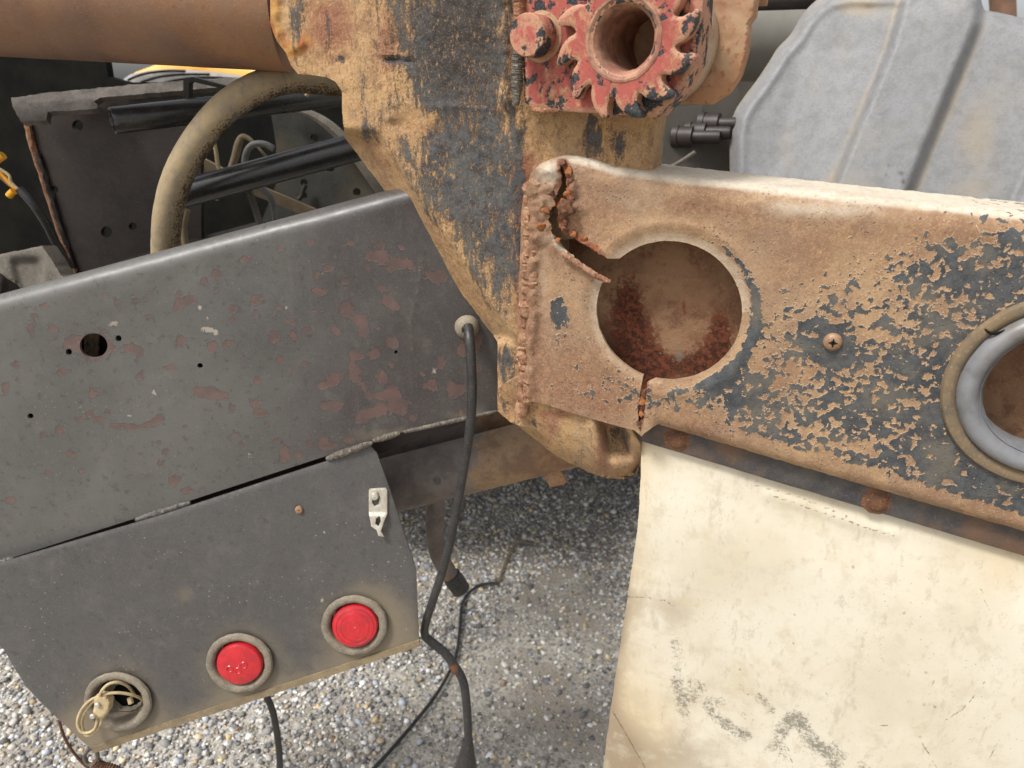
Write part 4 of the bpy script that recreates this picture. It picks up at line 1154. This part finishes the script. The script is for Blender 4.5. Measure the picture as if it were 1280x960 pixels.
# ================================================================== mud flap and its hanger bar
hb = P_BEAM.off(-.014)
bar2 = thing('flap_hanger', hb.hit((1040, 640))[0], 'dark flat steel bar with rusty bolts holding the cream mud flap', 'steel bar')
relief('hanger_plate', [(791, 520), (794, 549), (830, 560), (960, 599), (1100, 641), (1280, 695), (1520, 767), (1520, 720), (1280, 655), (960, 560), (822, 520)], hb, M_BRACKETBAR, bar2, step=6, th=.006, rnd=3, rnd_m=.001, wob=.5,
       hf=lambda p: .0006 * vnoise(p[:, 0] * .04, p[:, 1] * .04, 3))
for q in ((846, 549), (1096, 627), (1352, 700)):
    o = hb.hit(q)[0]
    lathe('bolt', [(.0125, 0), (.0108, .0005), (.0090, .0008), (.0080, .0018), (.0066, .0024), (.0003, .0026)], o, hb.n, M_RUSTBOLT, bar2, seg=6 if q[0] > 2000 else 20, wob=.05)
def flap_left(y): return np.interp(y, [555, 600, 660, 730, 800, 880, 960, 1150], [801, 801, 797, 787, 776, 764, 754, 730])
FL = [[(845, 806), (848, 830), (848, 860), (854, 880), (856, 894)], [(868, 856), (872, 862), (864, 868)], [(884, 880), (892, 892), (902, 902), (916, 914), (934, 920)], [(888, 876), (902, 878)], [(926, 859), (944, 868), (954, 876), (964, 890)], [(908, 878), (930, 892), (952, 908)], [(976, 916), (984, 902), (996, 898), (1004, 908), (1008, 918), (1022, 932), (1036, 942), (1046, 952)],
      [(960, 938), (974, 930), (980, 946)], [(1040, 936), (1050, 946)], [(1076, 958), (1088, 966), (1110, 980)]]
SCR = [[(1180, 902), (1204, 886), (1222, 866), (1232, 848)], [(1232, 958), (1244, 936), (1262, 908)], [(1150, 926), (1164, 946), (1172, 962)], [(1160, 870), (1168, 852)], [(1226, 736), (1232, 752), (1238, 762)], [(985, 935), (992, 960)], [(1100, 906), (1112, 908)], [(1030, 860), (1040, 876)], [(930, 832), (912, 846)], [(760, 880), (790, 930), (806, 960)], [(960, 618), (1040, 645), (1090, 662), (1118, 670)], [(940, 606), (1000, 622), (1060, 646)], [(783, 745), (830, 750), (842, 758)]]
def flap_mask(p):
    x, y = p[:, 0], p[:, 1]
    r = np.zeros(len(p))
    for i, l in enumerate(FL): r = np.maximum(r, [.85, .8, .9, .8, .7, .55, 1, .7, .9, .8][i] * np.exp(-(pdist(p, l) / ([10, 13, 10, 10, 8, 9, 13, 12, 12, 10][i])) ** 4))
    dl = x - flap_left(y)
    g = .5 * np.exp(-dl / 30) + .25 * np.exp(-((y - (556 + (x - 800) * .29)) / 60) ** 2) + blobs(p, [(800, 920, 70, 90, .6), (1260, 700, 60, 60, .3), (820, 720, 60, 60, .15)])
    b = .95 * np.exp(-np.clip(dl, 0, None) / 15) * sstep(640, 800, y) + .45 * np.exp(-np.clip(dl, 0, None) / 70) * sstep(820, 960, y) + .25 * sstep(.2, .7, vnoise(x * .012, y * .012, 3)) + .3 * sstep(880, 980, y) * sstep(1000, 800, x) + blobs(p, [(775, 940, 30, 40, .6), (850, 945, 60, 25, .35), (840, 760, 30, 16, .22), (870, 800, 60, 30, .12)])
    a = np.zeros(len(p))
    for l in SCR: a = np.maximum(a, .75 * np.exp(-(pdist(p, l) / 2.2) ** 2))
    return np.stack([r, g, b, a], 1)
def flap_h(p):
    x, y = p[:, 0], p[:, 1]
    s = (y - 556 - (x - 800) * .29)
    h = .010 * sstep(-10, 110, s) + .006 * np.sin((x - 800) / 260) * sstep(0, 200, s)
    h += .0020 * np.exp(-(pdist(p, SCR[10]) / 7) ** 2) + .0015 * vnoise(x * .009, y * .009, 2)
    h -= .006 * np.exp(-np.clip(x - flap_left(y), 0, None) / 18) * sstep(620, 720, y)
    return h
fl_outer = [(801, 548), (801, 600), (797, 660), (787, 730), (776, 800), (764, 880), (754, 960), (730, 1150), (1520, 1150), (1520, 748), (1280, 684), (1100, 630), (960, 588)]
flap = relief('mud_flap', fl_outer, P_BEAM.off(-.022), M_FLAP, None, step=4, th=.005, hf=flap_h, mf=flap_mask, wob=1.0)
set_props(flap, 'dirty cream plastic mud flap with faded black letters hanging below the cracked beam', 'mud flap')

# ================================================================== grey plastic fender
P_F = plane_at(1080, 150, .96, 18, 18)
ridA = [(1139, -40), (1112, 60), (1075, 150), (1038, 240), (1010, 310)]; ridB = [(1236, -30), (1222, 30), (1180, 132), (1132, 250), (1100, 330)]
fe_outer = [(914, 380), (913, 250), (912, 168), (917, 143), (928, 124), (946, 100), (962, 76), (972, 60), (988, 43), (1002, 20), (1016, 4), (1034, -8), (1060, -14), (1130, -14), (1215, -14), (1225, -4), (1228, 6), (1232, 13), (1246, 15), (1280, 23), (1420, 50), (1420, 420), (1100, 420)]
def fen_h(p):
    x, y = p[:, 0], p[:, 1]
    xa = np.interp(y, [q[1] for q in ridA], [q[0] for q in ridA]); xb = np.interp(y, [q[1] for q in ridB], [q[0] for q in ridB])
    h = .024 * sstep(-6, 8, x - xa) * sstep(10, -10, x - xb)
    # second panel starts further right
    h += .012 * sstep(-8, 8, x - (xb + 140))
    # moulded rim on the left
    d = pdist(p, fe_outer[:14])
    h += -.030 * np.exp(-d / 11) + .008 * np.exp(-((d - 14) / 7) ** 2)
    cl = np.interp(y, [60, 120, 250, 330], [1010, 990, 950, 930])
    h -= .06 * sstep(120, 0, x - cl) ** 2 * .55
    h += .004 * np.sin((x + y * .4 - 930) / 26) * sstep(1040, 980, x)
    d2 = pdist(p, fe_outer[13:20])
    h -= .03 * np.exp(-d2 / 8)
    return h
def fen_mask(p):
    x, y = p[:, 0], p[:, 1]
    xa = np.interp(y, [q[1] for q in ridA], [q[0] for q in ridA]); xb = np.interp(y, [q[1] for q in ridB], [q[0] for q in ridB])
    r = .45 * np.exp(-((x - xa + 6) / 7) ** 2) + .45 * np.exp(-((x - xb - 9) / 7) ** 2) + .5 * np.exp(-pdist(p, fe_outer[:14]) / 8)
    r += blobs(p, [(1075, 8, 30, 14, .9), (1222, 170, 30, 60, .6), (985, 190, 14, 50, .4), (1060, 230, 40, 16, .4), (1020, 110, 16, 50, .3), (1210, 240, 50, 20, .4)])
    d = blobs(p, [(1127, 217, 4, 2, 1), (1129, 227, 2.5, 3, 1), (1107, 220, 2, 2, .8), (1111, 207, 2, 1.5, .7), (1086, 8, 5, 3, .5)])
    return np.stack([r, 0 * r, d, 0 * r], 1)
fe_s = [tuple(q) for q in smooth_poly(fe_outer[1:20], 5)] + fe_outer[20:] + [fe_outer[0]]
fen = relief('fender', fe_s, P_F, M_FENDER, None, step=3.4, angle=70, th=.006, hf=fen_h, mf=fen_mask)
set_props(fen, 'ribbed grey plastic wheel fender behind the cracked beam', 'fender')

# ================================================================== behind the winch: chassis side, studs, tank
ch = thing('chassis_plate', at_y(860, 250, 1.08), 'grey-brown chassis plate with three threaded studs beside the plastic fender', 'chassis plate')
P_C = plane_at(860, 170, 1.08, -8)
relief('side_plate', [(790, 60), (905, 60), (925, 120), (930, 420), (780, 420)], P_C, M_WALLGREY, ch, step=12, th=.01, wob=.5)
relief('web_strip', [(833, 135), (878, 132), (875, 240), (825, 240)], P_C.off(.006), M_WALLGREY, ch, step=10, th=.006)
for (x, y, L) in ((852, 171, .062), (868, 166, .058), (884, 155, .05)):
    p0 = P_C.hit((x - 6, y))[0]; ax = np.array([.86, -.5, .02])
    st = lathe('stud', [(.0165, -.004), (.0165, .004), (.0145, .0045), (.0145, .024), (.0090, .0245), (.0090, L * .92), (.0078, L), (.0003, L)], p0, ax, M_DARK, ch, seg=20)
tube('lock_rod', [at_y(830, 213, 1.05), at_y(849, 203, 1.04), at_y(869, 190, 1.03)], .0028, M_DUSTY, ch, seg=8)
tk_y = 1.28
tank = thing('air_tank', at_y(900, 100, tk_y), 'grey cylindrical tank glimpsed between the winch and the plastic fender', 'tank')
tube('tank_body', [at_y(760, 40, tk_y), at_y(1080, 48, tk_y)], .068, M_TANK, tank, seg=40)
pp = tube('frame_pipe', [at_y(900, 2, 1.12), at_y(1024, -2, 1.12)], .013, M_DARK, None, seg=20)
set_props(pp, 'dark horizontal pipe above the grey tank', 'pipe')
bw = relief('underbody_wall', [(700, 60), (1100, 60), (1100, 460), (700, 460)], plane_at(900, 200, 1.45, 0), M_WALLGREY, None, step=40, th=.02, dense=False)
set_props(bw, 'plain dark underbody wall below the grey tank', 'underbody wall')
pol = tube('brown_post', [at_y(1258, 300, 2.4), at_y(1254, 20, 2.4), at_y(1248, -20, 2.42), at_y(1256, -70, 2.42)], .034, M_TUBE, None, seg=16)
set_props(pol, 'dark brown curved post rising beyond the plastic fender', 'post')

# ================================================================== left cavity: chassis rail, flange, hoses, pipes
rail = thing('chassis_rail', at_y(230, 330, 1.0), 'dark brown chassis rail web with drilled holes and a flame-cut end', 'chassis rail')
P_R = plane_at(230, 230, .98, 6)
relief('web', [(33, 150), (120, 128), (250, 112), (252, 300), (246, 420), (112, 420), (95, 345), (62, 250), (45, 195)], P_R, M_DARK, rail, step=6, th=.008, wob=.7,
       holes=[circ(97, 157, 7, 7, 18), circ(68, 237, 5, 5, 16), circ(133, 290, 7, 7, 18), circ(166, 283, 5, 5, 16)])
tube('cut_edge', P_R.off(.003).hit([(34, 152), (40, 180), (50, 212), (60, 244), (74, 288), (90, 332), (97, 350)]), [.004, .0045, .004, .0042, .004, .0045, .004], M_TORN, rail, seg=8, k=6, rough=.3)
tube('edge_weld', P_R.off(.002).hit([(47, 192), (58, 226), (70, 266), (84, 310), (96, 344)]), .0045, M_DARK, rail, seg=8, k=8, rough=.5)
P_FL = plane_at(170, 118, .965, 4, 40)
M_FLANGE = mat_plain('grimy_flange', (92, 85, 78), (72, 66, 61), .75, 60, (120, 110, 96), .6)
relief('top_flange', [(14, 122), (60, 116), (150, 107), (240, 100), (335, 95), (335, 105), (240, 112), (125, 122), (118, 127), (122, 131), (121, 136), (60, 140), (58, 150), (26, 152), (16, 134)], P_FL, M_FLANGE, rail, step=3, th=.008, wob=1.2,
       hf=lambda p: .004 * vnoise(p[:, 0] * .05, p[:, 1] * .12, 3) + .010 * sstep(120, 128, p[:, 1]) * sstep(130, 110, p[:, 0]))
relief('bottom_flange', [(112, 338), (215, 305), (330, 275), (330, 300), (215, 330), (112, 362)], plane_at(200, 325, .95, 4, 55), M_DARK, rail, step=6, th=.006)
relief('angle_clip', [(229, 98), (240, 96), (300, 112), (298, 116), (240, 102), (236, 104), (236, 125), (229, 127)], plane_at(240, 110, .93, 6), M_GUSSET, rail, step=3, th=.01)

back = relief('bulkhead', [(-180, -60), (110, -60), (135, 96), (160, 103), (500, 100), (560, 180), (640, 460), (-180, 560)], plane_at(200, 250, 1.30, 0), M_BLACK, None, step=20, th=.02)  # near-black colour paints in the darkness of the cavity
set_props(back, 'bulkhead sheet coloured near-black as the deep shade behind the tail panel', 'bulkhead')

shade_sheet = mesh_obj('added_shade_sheet', [(x, y, z) for z in (.74, .76) for y in (1.34, 3.4) for x in (-1.7, 1.6)], [(0, 2, 3, 1), (4, 5, 7, 6), (0, 1, 5, 4), (2, 6, 7, 3), (0, 4, 6, 2), (1, 3, 7, 5)], M_BLACK, None, smooth=False)  # out-of-view sheet added to darken the gravel under the trailer
set_props(shade_sheet, 'unseen black sheet added to shade the gravel behind the bulkhead', 'shade sheet')

gus = thing('gusset_plate', at_y(400, 280, 1.10), 'grey dusty gusset plate with round holes behind the black pipes', 'gusset plate')
P_G = plane_at(400, 210, 1.10, 4)
relief('plate', [(338, 138), (366, 138), (400, 150), (440, 178), (470, 215), (500, 270), (500, 330), (330, 330), (318, 300), (345, 230), (345, 180)], P_G, M_GUSSET, gus, step=5, th=.008,
       holes=[circ(393, 172, 5, 5, 16), circ(411, 209, 8, 6, 18), circ(380, 228, 4.5, 4.5, 16), circ(446, 240, 5, 5, 16), circ(381, 244, 3, 4, 12)], hf=lambda p: .001 * vnoise(p[:, 0] * .03, p[:, 1] * .03))
tube('flange', P_G.off(.02).hit([(352, 133), (385, 142), (412, 158), (436, 182), (460, 214), (478, 240)]), [.003, .006, .008, .009, .010, .010], M_DUSTY, gus, seg=8, k=6)
tube('hook', P_G.off(.012).hit([(382, 231), (379, 238), (377, 245), (373, 249)]), .0035, M_DARK, gus, seg=8, k=5)
fb = relief('flat_bar', [(236, 200), (256, 199), (300, 222), (395, 262), (400, 272), (372, 266), (300, 237), (240, 213)], plane_at(310, 235, 1.03, 2), M_BAR, None, step=5, th=.006)
set_props(fb, 'tan dusty flat bar slanting behind the lower black pipe', 'flat bar')

p1 = thing('open_pipe', at_y(290, 150, .86), 'open-ended black pipe jutting from behind the rusty post', 'pipe')
pipe_open('pipe_wall', at_y(140, 151, .86), at_y(480, 112, 1.06), .0145, .0118, M_BLACKPIPE, p1, ragged=.0014)
p2 = tube('support_pipe', [at_y(222, 244, .90), at_y(490, 172, .92)], .0165, M_BLACKPIPE, None, seg=28)
set_props(p2, 'black support pipe disappearing behind the thick dusty hose', 'pipe')
hz = .845
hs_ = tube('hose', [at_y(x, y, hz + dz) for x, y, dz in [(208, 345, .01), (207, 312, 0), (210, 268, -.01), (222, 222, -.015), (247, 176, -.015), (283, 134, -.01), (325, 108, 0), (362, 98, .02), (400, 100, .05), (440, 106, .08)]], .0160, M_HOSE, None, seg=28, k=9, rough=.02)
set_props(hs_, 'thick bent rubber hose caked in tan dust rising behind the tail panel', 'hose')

def wire(name, pts, r, mat, label, cat='wire', **kw):
    o = tube(name, pts, r, mat, None, seg=kw.pop('seg', 10), **kw)
    set_props(o, label, cat); return o
wire('white_wire', [at_y(x, y, .97) for x, y in [(266, 172), (270, 190), (272, 205), (275, 222), (270, 250)]], .0026, M_WIRE, 'pale thin wire hanging through the loop of the dusty hose')
wire('strap', [at_y(x, y, .99) for x, y in [(288, 212), (294, 196), (298, 180), (303, 171), (312, 174), (322, 184), (336, 200)]], [.004, .005, .005, .004, .003, .002, .002], M_BAR, 'curled tan strap above the flat bar', 'strap')
wire('grey_cable', [at_y(x, y, .98) for x, y in [(342, 186), (330, 180), (316, 181), (308, 191), (306, 208), (312, 226), (330, 238), (340, 252), (346, 285)]], .0042, M_GREYWIRE, 'grey looped cable hanging in front of the dusty gusset')
wire('conduit', [at_y(x, y, .93) for x, y in [(306, 222), (312, 240), (318, 258), (326, 284), (332, 310)]], .0042, M_DUSTY, 'ribbed conduit dropping behind the tail panel', 'conduit', ring=(.0022, .14), k=40)
wire('tan_cable', [at_y(x, y, .88) for x, y in [(234, 262), (230, 280), (231, 300), (236, 330)]], .0042, M_BAR, 'short tan cable beside the lower end of the dusty hose')
wire('white_stick', [at_y(x, y, .95) for x, y in [(383, 120), (389, 108), (395, 96)]], .0026, M_WIRE, 'short white cable end above the open black pipe')

hw = thing('wiring_harness', at_y(30, 260, .86), 'frayed grey cable with yellow plugs beside the flame-cut rail', 'wiring')
tube('sheath', [at_y(x, y, z) for x, y, z in [(24, 236, .85), (42, 256, .85), (58, 280, .86), (68, 300, .87), (80, 322, .88), (88, 350, .88)]], .0048, M_CABLE, hw, seg=12)
tube('core', [at_y(x, y, .85) for x, y in [(-8, 204), (6, 222), (18, 234), (28, 240)]], .0022, M_YWIRE, hw, seg=8)
tube('core', [at_y(x, y, .853) for x, y in [(-8, 214), (6, 226), (16, 234), (27, 242)]], .0020, M_TORN, hw, seg=8)
tube('core', [at_y(x, y, .848) for x, y in [(-10, 206), (10, 218), (14, 228), (26, 240)]], .0018, M_WIRE, hw, seg=8)
tube('plug', [at_y(-4, 200, .85), at_y(4, 194, .85)], .0046, M_YWIRE, hw, seg=10)
tube('plug', [at_y(11, 245, .845), at_y(17, 239, .845)], .0040, M_YWIRE, hw, seg=10)

br = thing('cast_bracket', at_y(40, 370, .86), 'broken pale grey bracket resting behind the left end of the tail panel', 'bracket')
relief('bracket_plate', [(-30, 326), (0, 318), (52, 307), (64, 324), (76, 344), (88, 352), (60, 372), (-30, 385)], plane_at(30, 335, .85, 14, 10), M_DUSTY, br, step=3, th=.02, wob=.8, rnd=3, rnd_m=.002,
       holes=[[(-6, 352), (6, 346), (22, 356), (30, 366), (8, 372), (-6, 372)]], hf=lambda p: -.012 * sstep(8, 24, p[:, 0] + (p[:, 1] - 330) * -.3) * sstep(58, 44, p[:, 0]) * sstep(318, 330, p[:, 1]))
tube('eye', [at_y(-6, 345, .83), at_y(2, 352, .83), at_y(2, 364, .83), at_y(-8, 372, .83)], .006, M_DARK, br, seg=12)

# ================================================================== far machine beyond the rail
mach = thing('yellow_machine', (-1.05, 3.0, 0), 'bright yellow machine body seen in the slot under the rusted tube', 'machine')
relief('body_panel', [(120, 160), (150, 102), (170, 90), (200, 79), (230, 72), (400, 90), (460, 110), (460, 760), (120, 760)], plane_at(250, 90, 3.1, 5), M_YELLOW, mach, step=10, th=.10, rnd=8, rnd_m=.02)
relief('tread_pad', [(150, 130), (153, 100), (163, 93), (185, 88), (214, 86), (250, 89), (300, 96), (330, 104), (330, 700), (150, 700)], plane_at(250, 95, 2.95, 5), M_PAD, mach, step=5, th=.12, rnd=5, rnd_m=.02)
for gr in ([(160, 100), (178, 93), (205, 89), (232, 89)], [(176, 103), (200, 96), (230, 93), (262, 93)], [(200, 105), (228, 99), (262, 97), (300, 99)]):
    tube('groove', [at_y(x, y, 2.935) for x, y in gr], .0045, M_BLACK, mach, seg=8)

# ================================================================== cables and hose below
cb = thing('trailer_cable', at_y(585, 960, .70), 'black electric cable running from a tan grommet in the tail panel down to a plug', 'cable')
cpts = [(585, 408, .704), (587, 425, .690), (589, 455, .685), (590, 500, .682), (586, 545, .682), (579, 590, .684), (569, 645, .684), (557, 700, .684), (543, 745, .684), (533, 775, .684), (531, 793, .684), (540, 803, .684), (555, 815, .684), (568, 832, .684), (579, 852, .684), (583, 880, .685), (585, 910, .686), (585, 934, .688)]
tube('cable', [at_y(*q) for q in cpts], [.0050] * 11 + [.0054] * 7, M_CABLE, cb, seg=18, k=8, rough=.03)
tube('plug_boot', [at_y(585, 924, .688), at_y(584, 940, .689), at_y(582, 962, .69), at_y(580, 1000, .69), at_y(578, 1040, .69)], [.0062, .0095, .0150, .0190, .0200], M_CABLE, cb, seg=22)
tube('splice_tape', [at_y(565, 828, .684), at_y(568, 833, .684), at_y(571, 839, .684)], [.0056, .0060, .0056], M_RUSTBOLT, cb, seg=14)
lathe('cable_grommet', [(.0045, .010), (.0062, .0116), (.0094, .0104), (.0124, .0070), (.0132, .0032), (.0118, .0005), (.009, -.004)], P_PANEL.hit((584, 407))[0], P_PANEL.n + np.array([0, 0, -.15]), M_GROMMET, cb, seg=32)

dh = thing('drain_hose', at_y(560, 740, .83), 'short dark drain hose with a rubber cuff hanging under the round tube', 'hose')
tube('hose_wall', [at_y(x, y, .825) for x, y in [(545, 610), (544, 640), (544, 670), (549, 694), (560, 715), (572, 730)]], [.0125, .0125, .0125, .0122, .0118, .0112], M_BLACKPIPE if False else M_LOWTUBE, dh, seg=20,
     mf=lambda V: np.stack([.75 + 0 * V[:, 0], .2 + 0 * V[:, 0], .1 + 0 * V[:, 0], 0 * V[:, 0]], 1))
tube('cuff', [at_y(x, y, .825) for x, y in [(564, 719), (570, 728), (577, 738)]], [.0128, .0135, .0128], M_CABLE, dh, seg=20)

def gpt(px, py, lift=.006):
    d = rays((px, py))[0]; t = (0 - CAM[2]) / d[2]; q = CAM + d * t
    q[2] = float(ground_h(q[0], q[1])) + lift
    return q
gw = thing('ground_wire', gpt(575, 790), 'thin dark wire with a pale end lying on the gravel', 'wire')
tube('dark_wire', [gpt(x, y, .011) for x, y in [(624, 733), (604, 735), (588, 744), (578, 760), (575, 790), (571, 822), (562, 846), (545, 876), (520, 908), (488, 945), (450, 985)]], .0036, M_CABLE, gw, seg=10)
tube('bare_end', [gpt(x, y, .010) for x, y in [(622, 734), (628, 716), (634, 700), (642, 686), (652, 680), (664, 682)]], [.0036, .0032, .003, .003, .0026, .0022], M_BAR, gw, seg=10)
tw = tube('tail_wire', [at_y(x, y, .70) for x, y in [(325, 855), (334, 872), (341, 890), (346, 915), (349, 940), (350, 975), (349, 1010)]], .0042, M_CABLE, None, seg=12, rough=.04)
set_props(tw, 'black wire dangling below the middle red lamp', 'wire')
lw = thing('loose_wires', at_y(110, 960, .68), 'thin brown wire and spring hook dangling from the corner of the light plate', 'wire')
tube('thin_wire', [at_y(x, y, .70) for x, y in [(74, 900), (78, 915), (86, 932), (98, 948), (112, 962), (130, 980)]], .0018, M_RUSTBOLT, lw, seg=8)
tube('hook', [at_y(x, y, .672) for x, y in [(112, 934), (106, 944), (108, 953), (116, 956), (122, 950), (121, 940), (118, 935)]], .0026, M_DUSTY, lw, seg=8)
tube('spring', [at_y(x, y, .672) for x, y in [(118, 952), (128, 958), (142, 962), (160, 970)]], .0062, M_RUSTBOLT, lw, seg=10, ring=(.003, .12), k=20)

# wires and terminal block hanging from the empty socket
sw = thing('socket_wires', on_plate(124, 905), 'beige looped wires with a small connector spilling from the empty lamp socket', 'wires')
def sp(x, y, o): return P_PLATE.off(o).hit((x, y))[0]
tube('loop', [sp(x, y, o) for x, y, o in [(168, 868, -.012), (160, 858, .004), (148, 853, .012), (136, 855, .016), (127, 864, .018), (124, 874, .018), (122, 884, .018)]], .0017, M_WIRE, sw, seg=10)
tube('loop', [sp(x, y, o) for x, y, o in [(184, 878, -.008), (172, 871, .003), (158, 867, .010), (142, 866, .014), (128, 869, .016), (112, 876, .017), (101, 889, .017), (97, 903, .017), (101, 914, .017), (110, 916, .017), (119, 910, .017), (122, 898, .018)]], .0017, M_WIRE, sw, seg=10)
tube('loop', [sp(x, y, o) for x, y, o in [(122, 872, .016), (110, 884, .015), (103, 898, .015), (103, 910, .015), (108, 919, .015), (117, 916, .015), (126, 904, .016), (126, 892, .018)]], .0017, M_WIRE, sw, seg=10)
blk = relief('connector', [(117, 874), (124, 870), (133, 871), (138, 877), (136, 890), (130, 898), (121, 899), (116, 890), (118, 882)], P_PLATE.off(.020), M_WIRE, sw, step=2, th=.009, rnd=4, rnd_m=.003, wob=.8)
for q in ((122, 881), (116, 895)):
    lathe('terminal_screw', [(.0030, 0), (.0030, .0014), (.0022, .0022), (.0003, .0022)], P_PLATE.off(.021).hit(q)[0], P_PLATE.n, M_STEEL, sw, seg=14)
tube('crimp', [sp(162, 872, .004), sp(164, 879, .005)], .0030, M_WIRE, sw, seg=8)
